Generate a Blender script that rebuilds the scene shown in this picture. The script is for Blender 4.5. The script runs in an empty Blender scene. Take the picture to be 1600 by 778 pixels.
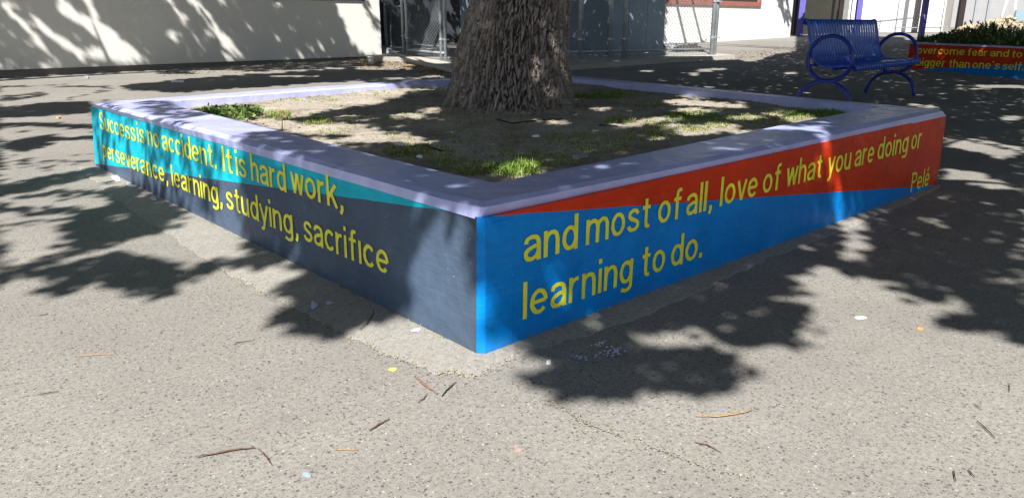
import bpy, bmesh, math, random
import numpy as np
from mathutils import Vector, Matrix
random.seed(7); rng = np.random.default_rng(7)
sc = bpy.context.scene

# ------------------------------------------------------------------ camera
W0, H0 = 1600.0, 778.0
CF, CP, CR, CA = 1158.36, 0.29311, -0.0029732, 0.841319
EYE = np.array([0.0, 0.0, 0.8])
_fw = np.array([math.cos(CA)*math.cos(CP), math.sin(CA)*math.cos(CP), -math.sin(CP)])
_rt = np.array([math.sin(CA), -math.cos(CA), 0.0]); _up = np.cross(_rt, _fw)
_c, _s = math.cos(CR), math.sin(CR)
RT = _c*_rt + _s*_up; UP = -_s*_rt + _c*_up; FW = _fw
cam = bpy.data.cameras.new("camera"); cam.sensor_width = 36.0; cam.lens = CF/W0*36.0
cam.clip_start = 0.05; cam.clip_end = 2000
camo = bpy.data.objects.new("camera", cam); sc.collection.objects.link(camo); sc.camera = camo
M = Matrix.Identity(4)
for i in range(3):
    M[i][0] = RT[i]; M[i][1] = UP[i]; M[i][2] = -FW[i]; M[i][3] = EYE[i]
camo.matrix_world = M

# ------------------------------------------------------------------ light
SA, SB = 0.70, 0.57                      # sunlight travels (SA, SB, -1)
SUND = Vector((SA, SB, -1)).normalized()
world = bpy.data.worlds.new("World"); sc.world = world; world.use_nodes = True
wn = world.node_tree.nodes; wl = world.node_tree.links
sky = wn.new('ShaderNodeTexSky'); sky.sky_type = 'NISHITA'; sky.sun_disc = False
sky.sun_elevation = math.asin(-SUND.z); sky.sun_rotation = math.atan2(-SUND.x, -SUND.y) % (2*math.pi)
wl.new(sky.outputs[0], wn['Background'].inputs[0]); wn['Background'].inputs[1].default_value = 0.05
sl = bpy.data.lights.new("sun", 'SUN'); sl.energy = 5.0; sl.angle = math.radians(0.5); sl.color = (1.0, 0.965, 0.915)
so = bpy.data.objects.new("sun", sl); sc.collection.objects.link(so)
so.rotation_euler = SUND.to_track_quat('-Z', 'Y').to_euler()
sc.view_settings.view_transform = 'Standard'; sc.view_settings.look = 'None'
sc.view_settings.gamma = 1; sc.view_settings.exposure = 0.88
sc.cycles.max_bounces = 6; sc.cycles.diffuse_bounces = 3

# ------------------------------------------------------------------ geometry helpers
HF = np.array([math.cos(CA), math.sin(CA)])
def terr(x, y):
    """the yard is flat near the planter and rises very slightly towards the buildings"""
    s = np.asarray(x)*HF[0] + np.asarray(y)*HF[1]
    d = np.clip(s-6.0, 0, 300.0)
    return 0.022*(np.sqrt(d*d+0.6)-math.sqrt(0.6))
def ray(px, py):
    return FW + RT*(px-W0/2)/CF - UP*(py-H0/2)/CF
def Z(px, py, z=0.0):
    d = ray(px, py); k = (z-EYE[2])/d[2]; return EYE + d*k
def G(px, py):
    d = ray(px, py); k = 1.0; lo = 0.3
    f = lambda k: (EYE+d*k)[2] - terr(*(EYE+d*k)[:2])
    k = lo
    while f(k) > 0 and k < 300: lo = k; k *= 1.03
    hi = k
    for _ in range(40):
        m = (lo+hi)/2
        if f(m) > 0: lo = m
        else: hi = m
    return EYE + d*hi
def on_plane(px, py, A, B):
    t = np.array([B[0]-A[0], B[1]-A[1], 0.0]); n = np.array([-t[1], t[0], 0])
    d = ray(px, py); k = ((np.array([A[0], A[1], 0])-EYE)@n)/(d@n); return EYE + d*k
def proj(P):
    P = np.asarray(P, float)-EYE; d = P@FW
    return W0/2+CF*(P@RT)/d, H0/2-CF*(P@UP)/d, d

def link(name, me, mats=None, parent=None):
    o = bpy.data.objects.new(name, me); sc.collection.objects.link(o)
    if mats:
        for m in (mats if isinstance(mats, (list, tuple)) else [mats]): me.materials.append(m)
    if parent is not None: o.parent = parent
    return o
def empty(name, loc=(0, 0, 0), rz=0.0):
    o = bpy.data.objects.new(name, None); sc.collection.objects.link(o)
    o.location = Vector(loc); o.rotation_euler = (0, 0, rz); o.empty_display_size = 0.1; return o
def tag(o, label=None, cat=None, group=None, kind=None):
    if label: o['label'] = label
    if cat: o['category'] = cat
    if group: o['group'] = group
    if kind: o['kind'] = kind
    return o
def from_py(name, V, F, mats=None, parent=None, smooth=False):
    me = bpy.data.meshes.new(name); me.from_pydata([tuple(map(float, v)) for v in V], [], [tuple(f) for f in F]); me.update()
    o = link(name, me, mats, parent)
    if smooth: me.polygons.foreach_set('use_smooth', [True]*len(me.polygons))
    return o
def np_mesh(name, V, Q, mats=None, parent=None, smooth=False):
    """fast mesh from arrays; Q is (n,k) polygons of k corners"""
    V = np.asarray(V, np.float32); Q = np.asarray(Q, np.int32)
    me = bpy.data.meshes.new(name); n, k = Q.shape
    me.vertices.add(len(V)); me.vertices.foreach_set('co', V.ravel())
    me.loops.add(n*k); me.loops.foreach_set('vertex_index', Q.ravel())
    me.polygons.add(n); me.polygons.foreach_set('loop_start', np.arange(0, n*k, k, dtype=np.int32))
    me.polygons.foreach_set('loop_total', np.full(n, k, np.int32))
    if smooth: me.polygons.foreach_set('use_smooth', np.ones(n, bool))
    me.update(calc_edges=True); me.validate()
    return link(name, me, mats, parent)
class MB:
    def __init__(s): s.V = []; s.F = []; s.mi = []
    def add(s, V, F, mi=0):
        b = len(s.V); s.V += [tuple(map(float, v)) for v in V]; s.F += [tuple(i+b for i in f) for f in F]; s.mi += [mi]*len(F)
    def box(s, c, h, R=None, mi=0):
        R = R or Matrix.Identity(3); c = Vector(c)
        V = [c + R @ Vector((x*h[0], y*h[1], z*h[2])) for x in (-1, 1) for y in (-1, 1) for z in (-1, 1)]
        s.add(V, [(0, 1, 3, 2), (4, 6, 7, 5), (0, 4, 5, 1), (2, 3, 7, 6), (0, 2, 6, 4), (1, 5, 7, 3)], mi)
    def prism(s, bot, top, mi=0):
        n = len(bot); s.add(list(bot)+list(top), [tuple(range(n))[::-1], tuple(range(n, 2*n))]+[(i, (i+1) % n, n+(i+1) % n, n+i) for i in range(n)], mi)
    def tube(s, pts, r, n=8, closed=False, mi=0, flat=None):
        pts = [Vector(p) for p in pts]; m = len(pts); V = []
        ref = None
        for i, p in enumerate(pts):
            a = pts[(i-1) % m] if (closed or i > 0) else p; b = pts[(i+1) % m] if (closed or i < m-1) else p
            t = (b-a).normalized()
            if ref is None: ref = t.orthogonal().normalized()
            u = (ref - t*ref.dot(t)).normalized(); v = t.cross(u); ref = u
            rr = r[i] if isinstance(r, (list, tuple)) else r
            for k in range(n):
                an = 2*math.pi*k/n; V.append(p + (u*math.cos(an)+v*math.sin(an))*rr)
        F = []
        for i in range(m if closed else m-1):
            j = (i+1) % m
            for k in range(n): F.append((i*n+k, i*n+(k+1) % n, j*n+(k+1) % n, j*n+k))
        if not closed: F += [tuple(range(n))[::-1], tuple((m-1)*n+k for k in range(n))]
        s.add(V, F, mi)
    def build(s, name, mats=None, parent=None, smooth=False, bevel=0.0):
        o = from_py(name, s.V, s.F, mats, parent, smooth)
        o.data.polygons.foreach_set('material_index', s.mi)
        if bevel: 
            bm = bmesh.new(); bm.from_mesh(o.data)
            bmesh.ops.bevel(bm, geom=bm.edges[:]+bm.verts[:], offset=bevel, segments=2, affect='EDGES', profile=0.6)
            bm.to_mesh(o.data); bm.free()
        return o

# ------------------------------------------------------------------ materials
def new_mat(name, rough=0.8, spec=0.3):
    m = bpy.data.materials.new(name); m.use_nodes = True
    nt = m.node_tree; b = nt.nodes['Principled BSDF']
    b.inputs['Roughness'].default_value = rough; b.inputs['Specular IOR Level'].default_value = spec
    return m, nt, b
def N(nt, typ, **kw):
    n = nt.nodes.new(typ)
    for k, v in kw.items():
        if k.startswith('i_'):
            n.inputs[int(k[2:]) if k[2:].isdigit() else k[2:].replace('_', ' ')].default_value = v
        else: setattr(n, k, v)
    return n
def L(nt, a, b): nt.links.new(a, b)
def texco(nt, out='Object'): return N(nt, 'ShaderNodeTexCoord').outputs[out]
def noise(nt, co, scale, detail=4, rough=0.55):
    n = N(nt, 'ShaderNodeTexNoise'); n.inputs['Scale'].default_value = scale; n.inputs['Detail'].default_value = detail
    n.inputs['Roughness'].default_value = rough; L(nt, co, n.inputs['Vector']); return n.outputs['Fac']
def ramp(nt, fac, stops):
    r = N(nt, 'ShaderNodeValToRGB'); e = r.color_ramp.elements
    while len(e) < len(stops): e.new(0.5)
    for el, (p, c) in zip(e, stops):
        el.position = p; el.color = (c, c, c, 1) if isinstance(c, (int, float)) else (*c, 1)
    L(nt, fac, r.inputs[0]); return r.outputs[0]
def mix(nt, f, a, b, blend='MIX'):
    n = N(nt, 'ShaderNodeMix', data_type='RGBA', blend_type=blend)
    for sock, v in ((n.inputs[0], f), (n.inputs[6], a), (n.inputs[7], b)):
        if hasattr(v, 'links') or isinstance(v, bpy.types.NodeSocket): L(nt, v, sock)
        elif isinstance(v, (int, float)): sock.default_value = v
        else: sock.default_value = (*v, 1)
    return n.outputs[2]
def mth(nt, op, a, b=None, c=None, clamp=False):
    n = N(nt, 'ShaderNodeMath', operation=op, use_clamp=clamp)
    for i, v in enumerate((a, b, c)):
        if v is None: continue
        if isinstance(v, (int, float)): n.inputs[i].default_value = v
        else: L(nt, v, n.inputs[i])
    return n.outputs[0]
def bump(nt, bs, h, strength=0.5, dist=0.01, prev=None):
    n = N(nt, 'ShaderNodeBump'); n.inputs['Strength'].default_value = strength; n.inputs['Distance'].default_value = dist
    L(nt, h, n.inputs['Height'])
    if prev is not None: L(nt, prev, n.inputs['Normal'])
    L(nt, n.outputs[0], bs.inputs['Normal']); return n.outputs[0]

def simple(name, col, rough=0.6, var=0.15, scale=8, bs=0.2, bd=0.004, spec=0.3, metal=0.0, bscale=40):
    m, nt, b = new_mat(name, rough, spec); co = texco(nt)
    n = noise(nt, co, scale, 5)
    lo = tuple(c*(1-var) for c in col); hi = tuple(min(1, c*(1+var)) for c in col)
    L(nt, ramp(nt, n, [(0.3, lo), (0.7, hi)]), b.inputs['Base Color'])
    b.inputs['Metallic'].default_value = metal
    if bs: bump(nt, b, noise(nt, co, bscale, 4), bs, bd)
    return m

def voro(nt, co, scale, feat='F1', rnd=1.0):
    v = N(nt, 'ShaderNodeTexVoronoi', feature=feat); v.inputs['Scale'].default_value = scale
    v.inputs['Randomness'].default_value = rnd; L(nt, co, v.inputs['Vector']); return v

def asphalt_mat(name, base=(0.318, 0.302, 0.275), dark=(0.060, 0.058, 0.056), amount=1.0, tone=1.0):
    m, nt, b = new_mat(name, 0.93, 0.12); co = texco(nt)
    big = noise(nt, co, 0.9, 5, 0.6); mid = noise(nt, co, 7, 5, 0.6); fine = noise(nt, co, 90, 4, 0.7)
    c = mix(nt, ramp(nt, big, [(0.35, 0.0), (0.68, 1.0)]), tuple(x*0.80*tone for x in base), tuple(x*1.08*tone for x in base))
    c = mix(nt, ramp(nt, mid, [(0.40, 0.0), (0.75, 0.45)]), c, tuple(x*0.72 for x in base))
    c = mix(nt, ramp(nt, fine, [(0.42, 0.0), (0.62, 0.75)]), c, tuple(min(1, x*0.62) for x in base))
    stain = noise(nt, co, 2.3, 6, 0.7)
    c = mix(nt, ramp(nt, stain, [(0.56, 0.0), (0.72, 0.38)]), c, tuple(x*0.55 for x in base))
    # embedded stones, three sizes
    hs = []
    for sc_, thr, dens, colr, bright in ((108, 0.44, 0.42, dark, 0.72), (175, 0.47, 0.45, tuple(x*1.2 for x in dark), 0.68), (150, 0.42, 0.10, (0.54, 0.51, 0.46), 0.75), (58, 0.25, 0.13, tuple(x*1.1 for x in dark), 0.75), (260, 0.5, 0.5, tuple(x*1.3 for x in dark), 0.7)):
        off = N(nt, 'ShaderNodeMapping'); off.inputs['Location'].default_value = (sc_*1.3, sc_*0.7, 0); L(nt, co, off.inputs['Vector'])
        wob = N(nt, 'ShaderNodeTexNoise'); wob.inputs['Scale'].default_value = sc_*1.6; L(nt, off.outputs[0], wob.inputs['Vector'])
        add = N(nt, 'ShaderNodeVectorMath', operation='MULTIPLY_ADD'); add.inputs[1].default_value = (0.7/sc_,)*3
        L(nt, wob.outputs['Color'], add.inputs[0]); L(nt, off.outputs[0], add.inputs[2])
        v = voro(nt, add.outputs[0], sc_)
        sep = N(nt, 'ShaderNodeSeparateColor'); L(nt, v.outputs['Color'], sep.inputs[0])
        sz = mth(nt, 'MULTIPLY', sep.outputs[1], thr)
        inside = mth(nt, 'MULTIPLY', mth(nt, 'SUBTRACT', sz, v.outputs['Distance']), 14.0, clamp=True)
        pick = mth(nt, 'LESS_THAN', sep.outputs[0], dens)
        f = mth(nt, 'MULTIPLY', mth(nt, 'MULTIPLY', inside, pick), bright*amount)
        c = mix(nt, f, c, colr); hs.append(f)
    L(nt, c, b.inputs['Base Color'])
    h = mth(nt, 'ADD', mth(nt, 'MULTIPLY', fine, 0.7), mth(nt, 'MULTIPLY', hs[0], -0.35))
    p = bump(nt, b, h, 0.55, 0.004); bump(nt, b, mid, 0.35, 0.012, p)
    return m

def painted(name, low, high=None, line=(0, 0), rough=0.48, edge=True, spec=0.12):
    """masonry paint; uv.x runs along the face in metres, uv.y is the height. high colour lies above uv.y = line[0]*uv.x + line[1]"""
    m, nt, b = new_mat(name, rough, spec); uv = N(nt, 'ShaderNodeUVMap').outputs[0]; co = texco(nt)
    sp = N(nt, 'ShaderNodeSeparateXYZ'); L(nt, uv, sp.inputs[0])
    wob = noise(nt, uv, 9, 5); wob2 = noise(nt, co, 70, 3)
    def vary(c):
        a = mix(nt, ramp(nt, noise(nt, co, 4, 6, 0.65), [(0.3, 0.0), (0.72, 1.0)]), tuple(x*0.76 for x in c), tuple(min(1, x*1.10) for x in c))
        bm_ = N(nt, 'ShaderNodeMapping'); bm_.inputs['Scale'].default_value = (14, 55, 1); bm_.inputs['Rotation'].default_value = (0, 0, 0.5); L(nt, uv, bm_.inputs['Vector'])
        return mix(nt, ramp(nt, noise(nt, bm_.outputs[0], 1.0, 5, 0.6), [(0.45, 0.0), (0.7, 0.22)]), a, tuple(x*0.62 for x in c))
    col = vary(low)
    if high:
        lv = mth(nt, 'ADD', mth(nt, 'MULTIPLY', sp.outputs[0], line[0]), line[1])
        lv = mth(nt, 'ADD', lv, mth(nt, 'MULTIPLY', mth(nt, 'SUBTRACT', wob, 0.5), 0.006))
        f = mth(nt, 'GREATER_THAN', sp.outputs[1], lv); col = mix(nt, f, col, vary(high))
    # streaky roller marks
    st = N(nt, 'ShaderNodeMapping'); st.inputs['Scale'].default_value = (6, 90, 1); L(nt, uv, st.inputs['Vector'])
    sn = noise(nt, st.outputs[0], 1.0, 4); col = mix(nt, ramp(nt, sn, [(0.5, 0.0), (0.8, 0.035)]), col, (0.5, 0.5, 0.52))
    # chips showing pale concrete near the foot and here and there
    ch = noise(nt, co, 130, 5, 0.65); patch = noise(nt, uv, 4, 4)
    lowf = mth(nt, 'MULTIPLY', mth(nt, 'SUBTRACT', 0.013, sp.outputs[1]), 14.0)
    lowf = mth(nt, 'MAXIMUM', lowf, -0.02)
    t = mth(nt, 'ADD', ch, mth(nt, 'ADD', lowf, mth(nt, 'MULTIPLY', mth(nt, 'SUBTRACT', patch, 0.5), 0.22)))
    f = mth(nt, 'MULTIPLY', mth(nt, 'SUBTRACT', t, 0.715), 30.0, clamp=True)
    col = mix(nt, f, col, (0.62, 0.62, 0.60))
    pv = voro(nt, co, 42); pit = mth(nt, 'MULTIPLY', mth(nt, 'LESS_THAN', pv.outputs['Distance'], 0.085), mth(nt, 'GREATER_THAN', noise(nt, co, 7, 3), 0.53))
    col = mix(nt, mth(nt, 'MULTIPLY', pit, 0.65), col, tuple(x*0.35 for x in low))
    fv = voro(nt, co, 75); fs = N(nt, 'ShaderNodeSeparateColor'); L(nt, fv.outputs['Color'], fs.inputs[0])
    fl = mth(nt, 'MULTIPLY', mth(nt, 'LESS_THAN', fv.outputs['Distance'], mth(nt, 'MULTIPLY', fs.outputs[1], 0.13)), mth(nt, 'MULTIPLY', mth(nt, 'LESS_THAN', fs.outputs[0], 0.35), mth(nt, 'GREATER_THAN', noise(nt, uv, 5.5, 3), 0.55)))
    col = mix(nt, mth(nt, 'MULTIPLY', fl, 0.8), col, (0.60, 0.62, 0.64))
    dirt = mth(nt, 'MULTIPLY', mth(nt, 'SUBTRACT', 0.05, sp.outputs[1]), 9.0, clamp=True)
    col = mix(nt, mth(nt, 'MULTIPLY', dirt, mth(nt, 'MULTIPLY', ramp(nt, noise(nt, co, 18, 4), [(0.4, 0.0), (0.7, 1.0)]), 0.55)), col, (0.16, 0.14, 0.11))
    L(nt, col, b.inputs['Base Color'])
    h = mth(nt, 'ADD', mth(nt, 'ADD', mth(nt, 'MULTIPLY', noise(nt, co, 24, 6, 0.6), 1.0), mth(nt, 'MULTIPLY', sn, 0.25)), mth(nt, 'MULTIPLY', f, -0.5))
    p = bump(nt, b, h, 0.6, 0.006); bump(nt, b, mth(nt, 'MULTIPLY', noise(nt, co, 5, 3), 1.0), 0.45, 0.03, p)
    return m

m_asph = asphalt_mat("aged_asphalt")
m_foot = asphalt_mat("concrete_footing", base=(0.345, 0.328, 0.298), amount=0.6, tone=1.0)
SLATE = (0.080, 0.118, 0.182); TEAL = (0.008, 0.50, 0.66); BLUE = (0.001, 0.245, 0.74); RED = (0.70, 0.045, 0.008); LAV = (0.52, 0.55, 0.95)
PR = np.array(Z(757.5, 556.0)); PRt = np.array(Z(757.5, 340.5, 0.3605))
_a = on_plane(780, 336, PR, Z(1463, 291)); _b2 = on_plane(1464, 289.6, PR, Z(1463, 291)); _t = (Z(1463, 291)-PR)/np.linalg.norm(Z(1463, 291)-PR)
_sa, _sb = float((_a-PR)@_t), float((_b2-PR)@_t); _k = float((_b2[2]-_a[2])/(_sb-_sa)); RLINE = (_k, float(_a[2]-_k*_sa))
m_left = painted("slate_and_teal_paint", SLATE, TEAL, (-0.0975, 0.366))
m_right = painted("blue_and_red_paint", BLUE, RED, RLINE, rough=0.42)
m_strip = painted("blue_corner_paint", BLUE, rough=0.38)
m_lav = painted("lavender_paint", LAV, rough=0.34, spec=0.6)
m_yel = simple("yellow_sign_paint", (0.88, 0.85, 0.045), 0.42, 0.12, 20, 0.3, 0.003)

def soil_mat():
    m, nt, b = new_mat("dry_soil", 0.97, 0.05); co = texco(nt)
    c = ramp(nt, noise(nt, co, 3.2, 7, 0.62), [(0.28, (0.21, 0.18, 0.145)), (0.48, (0.39, 0.35, 0.29)), (0.72, (0.53, 0.485, 0.415))])
    c = mix(nt, ramp(nt, noise(nt, co, 60, 4, 0.7), [(0.5, 0.0), (0.68, 0.6)]), c, (0.10, 0.075, 0.055))
    v = voro(nt, co, 70); sp = N(nt, 'ShaderNodeSeparateColor'); L(nt, v.outputs['Color'], sp.inputs[0])
    f = mth(nt, 'MULTIPLY', mth(nt, 'LESS_THAN', v.outputs['Distance'], 0.18), mth(nt, 'LESS_THAN', sp.outputs[0], 0.22))
    c = mix(nt, mth(nt, 'MULTIPLY', f, 0.7), c, (0.46, 0.42, 0.35))
    L(nt, c, b.inputs['Base Color'])
    bump(nt, b, mth(nt, 'ADD', noise(nt, co, 25, 6, 0.65), mth(nt, 'MULTIPLY', noise(nt, co, 110, 3), 0.4)), 0.9, 0.015)
    return m
m_soil = soil_mat()

def bark_mat():
    m, nt, b = new_mat("furrowed_bark", 0.95, 0.08); co = texco(nt)
    mp = N(nt, 'ShaderNodeMapping'); mp.inputs['Scale'].default_value = (1, 1, 0.22); L(nt, co, mp.inputs['Vector'])
    c = ramp(nt, noise(nt, mp.outputs[0], 26, 7, 0.65), [(0.28, (0.14, 0.115, 0.10)), (0.5, (0.31, 0.27, 0.243)), (0.74, (0.52, 0.47, 0.43))])
    c = mix(nt, ramp(nt, noise(nt, co, 2.2, 4), [(0.5, 0.0), (0.7, 0.4)]), c, (0.27, 0.19, 0.12))
    at = N(nt, 'ShaderNodeAttribute', attribute_name='furrow')
    c = mix(nt, mth(nt, 'MULTIPLY', at.outputs['Fac'], 0.85), c, (0.042, 0.030, 0.024))     # darker colour down in the cracks
    L(nt, c, b.inputs['Base Color'])
    bump(nt, b, mth(nt, 'ADD', noise(nt, mp.outputs[0], 60, 6, 0.7), mth(nt, 'MULTIPLY', noise(nt, co, 160, 3), 0.5)), 0.9, 0.009)
    return m
m_bark = bark_mat()

def stucco_mat(name, col, grime=0.10):
    m, nt, b = new_mat(name, 0.9, 0.15); co = texco(nt)
    c = mix(nt, ramp(nt, noise(nt, co, 0.8, 6, 0.6), [(0.35, 0.0), (0.7, grime*4)]), col, tuple(x*0.84 for x in col))
    sp = N(nt, 'ShaderNodeSeparateXYZ'); L(nt, co, sp.inputs[0])
    spl = mth(nt, 'GREATER_THAN', noise(nt, co, 2.6, 6, 0.75), 0.735)
    c = mix(nt, mth(nt, 'MULTIPLY', spl, 0.45), c, tuple(x*0.35 for x in col))
    L(nt, c, b.inputs['Base Color'])
    p = bump(nt, b, noise(nt, co, 55, 5, 0.6), 0.45, 0.006); bump(nt, b, noise(nt, co, 3, 3), 0.3, 0.03, p)
    return m
m_stucco = stucco_mat("cream_stucco", (0.76, 0.745, 0.70))
m_stucco2 = stucco_mat("white_stucco", (0.82, 0.82, 0.80))
m_found = stucco_mat("grey_foundation", (0.26, 0.25, 0.225), 0.2)
m_conc = stucco_mat("curb_concrete", (0.46, 0.44, 0.40), 0.2)
m_bluegrey = simple("blue_grey_sheet", (0.25, 0.33, 0.42), 0.6, 0.10, 3, 0.1)
m_door = simple("dark_grey_door_paint", (0.055, 0.065, 0.08), 0.6, 0.15, 4, 0.2)
m_olive = simple("olive_wall_painted_shade", (0.045, 0.047, 0.035), 0.8, 0.15, 4, 0.2)  # the shade under the breezeway roof is put into this wall colour
m_galv = simple("galvanised_steel", (0.46, 0.50, 0.53), 0.45, 0.15, 12, 0.1, metal=0.55)
m_galvw = simple("galvanised_wire", (0.24, 0.27, 0.30), 0.5, 0.1, 12, 0.0, metal=0.3)
m_redframe = simple("red_brown_frame_paint", (0.38, 0.145, 0.11), 0.5, 0.12, 10, 0.1)
m_glass, _nt, _b = new_mat("dark_window_glass", 0.08, 0.6); _b.inputs['Base Color'].default_value = (0.03, 0.035, 0.04, 1)
m_violet = simple("violet_post_paint", (0.13, 0.12, 0.42), 0.5, 0.15, 6, 0.1)
m_darkpost = simple("dark_brown_post_paint", (0.030, 0.022, 0.022), 0.5, 0.2, 6, 0.1)
m_bench = simple("glossy_blue_coating", (0.020, 0.095, 0.56), 0.34, 0.10, 20, 0.12, 0.002, spec=0.55)
m_bench2 = simple("deep_blue_tube_coating", (0.010, 0.030, 0.30), 0.28, 0.10, 20, 0.1, 0.002, spec=0.55)
m_leaf = simple("green_leaf", (0.055, 0.12, 0.025), 0.6, 0.35, 3, 0.0)
def blade_mat(name, stops, sc_=9):
    m, nt, b = new_mat(name, 0.65, 0.2); g = N(nt, 'ShaderNodeNewGeometry')
    L(nt, ramp(nt, g.outputs['Random Per Island'], stops), b.inputs['Base Color']); 
    b.inputs['Subsurface Weight'].default_value = 0.0
    return m
m_grass = blade_mat("mixed_grass", [(0.0, (0.10, 0.19, 0.03)), (0.45, (0.19, 0.26, 0.05)), (0.75, (0.34, 0.34, 0.12)), (1.0, (0.50, 0.44, 0.24))])
m_lush = blade_mat("lush_grass", [(0.0, (0.07, 0.19, 0.015)), (0.5, (0.13, 0.22, 0.035)), (1.0, (0.34, 0.36, 0.12))])
m_darkweed = blade_mat("dark_weed_leaf", [(0.0, (0.04, 0.10, 0.025)), (0.5, (0.10, 0.19, 0.045)), (1.0, (0.34, 0.36, 0.14))])
m_shrub = blade_mat("grey_green_shrub_leaf", [(0.0, (0.035, 0.07, 0.025)), (0.6, (0.10, 0.16, 0.05)), (1.0, (0.24, 0.29, 0.11))])
m_litter = blade_mat("dry_leaf_litter", [(0.0, (0.11, 0.07, 0.045)), (0.5, (0.20, 0.13, 0.075)), (0.8, (0.32, 0.23, 0.12)), (1.0, (0.48, 0.40, 0.26))])
m_grit = blade_mat("loose_grit", [(0.0, (0.11, 0.10, 0.09)), (0.45, (0.26, 0.24, 0.21)), (0.8, (0.46, 0.43, 0.38)), (0.97, (0.50, 0.47, 0.42)), (1.0, (0.72, 0.70, 0.66))])
m_twig = simple("brown_twig_bark", (0.13, 0.075, 0.045), 0.85, 0.35, 40, 0.3)
m_twig2 = simple("orange_dry_stem", (0.42, 0.23, 0.08), 0.8, 0.3, 40, 0.3)
m_twigd = simple("dark_twig_bark", (0.05, 0.038, 0.032), 0.85, 0.3, 40, 0.3)
m_white = simple("white_paint_spill", (0.78, 0.78, 0.79), 0.6, 0.06, 30, 0.4)
m_palelav = simple("lavender_paint_spill", (0.52, 0.52, 0.72), 0.6, 0.06, 30, 0.4)
m_yleaf = simple("yellow_leaf", (0.60, 0.52, 0.16), 0.6, 0.1, 30, 0.2)
m_oleaf = simple("orange_leaf", (0.65, 0.32, 0.10), 0.6, 0.1, 30, 0.2)
m_pink = simple("pink_stone", (0.34, 0.25, 0.225), 0.8, 0.1, 30, 0.3)
m_lblue = simple("pale_blue_scrap", (0.26, 0.36, 0.42), 0.6, 0.1, 30, 0.2)
m_moss = blade_mat("yellow_moss_grit", [(0.0, (0.15, 0.13, 0.09)), (0.5, (0.30, 0.27, 0.18)), (0.85, (0.45, 0.40, 0.22)), (1.0, (0.55, 0.50, 0.38))])

# ------------------------------------------------------------------ ground
def make_ground():
    ax = np.concatenate([-np.geomspace(600, 8, 14), np.linspace(-7, 40, 95), np.geomspace(42, 600, 14)])
    X, Y = np.meshgrid(ax, ax, indexing='ij'); n = len(ax)
    zz = terr(X, Y)
    V = np.stack([X, Y, zz], -1).reshape(-1, 3)
    i, j = np.meshgrid(np.arange(n-1), np.arange(n-1), indexing='ij'); a = (i*n+j).ravel()
    Q = np.stack([a, a+n, a+n+1, a+1], -1)
    o = np_mesh("asphalt_ground", V, Q, m_asph, smooth=True); tag(o, kind='structure'); return o
make_ground()

# planter corner points: foot ring, paint line ring, top ring, inner ring
Nb, Lb, Rb = Z(745, 556), Z(149, 260), Z(1463, 291)
zm, zt = 0.3605, 0.390
Nm, Lm, Rm = Z(745.5, 340, zm), Z(142, 165, zm), Z(1479, 180, zm)
top_near = Z(752, 322, zt); top_L = Z(145.5, 160.5, zt); top_R = Z(1474, 172, zt)
farX = lambda y: 0.0
P1, P2 = Z(892, 119, zt)[:2], Z(1360, 158.7, zt)[:2]; P3, P4 = Z(709, 121.5, zt)[:2], Z(290, 148.5, zt)[:2]
def isect(a, b, c, d):
    A = np.array([[b[0]-a[0], -(d[0]-c[0])], [b[1]-a[1], -(d[1]-c[1])]]); t = np.linalg.solve(A, c-a); return a+(b-a)*t[0]
top_F = np.append(isect(P1, P2, P3, P4), zt)
in_N, in_L, in_R = Z(768, 284, zt), Z(245, 158, zt), Z(1373, 166.5, zt)
in_F = top_F + np.append(((in_L-top_L)[:2]*np.array([0, 1]) + (in_R-top_R)[:2]*np.array([1, 0])), 0)
in_F = top_F + np.array([-0.19, -0.20, 0.0])
Fb = np.array([top_F[0]+0.01, top_F[1]+0.01, terr(top_F[0], top_F[1])]); Fm = np.array([Fb[0], Fb[1], zm])
ZS = 0.345                                     # soil level
print("planter", Nb, Lb, Rb, top_F, in_N, in_L, in_R)
planter = empty("planter_box", (Nb[0], Nb[1], 0))
tag(planter, "large low square planter with painted quotation walls and a lavender rim round the big tree", "planter")
PO = Vector(planter.location)
def uvset(o, A, B):
    me = o.data; uv = me.uv_layers.new(name='UVMap'); A = Vector(A); A.z = 0; t = Vector((B[0]-A.x, B[1]-A.y, 0)).normalized()
    for l in me.loops:
        p = me.vertices[l.vertex_index].co + PO; uv.data[l.index].uv = ((p-A).dot(t), p.z)
def loc(V): return [Vector(v)-PO for v in V]
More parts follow.
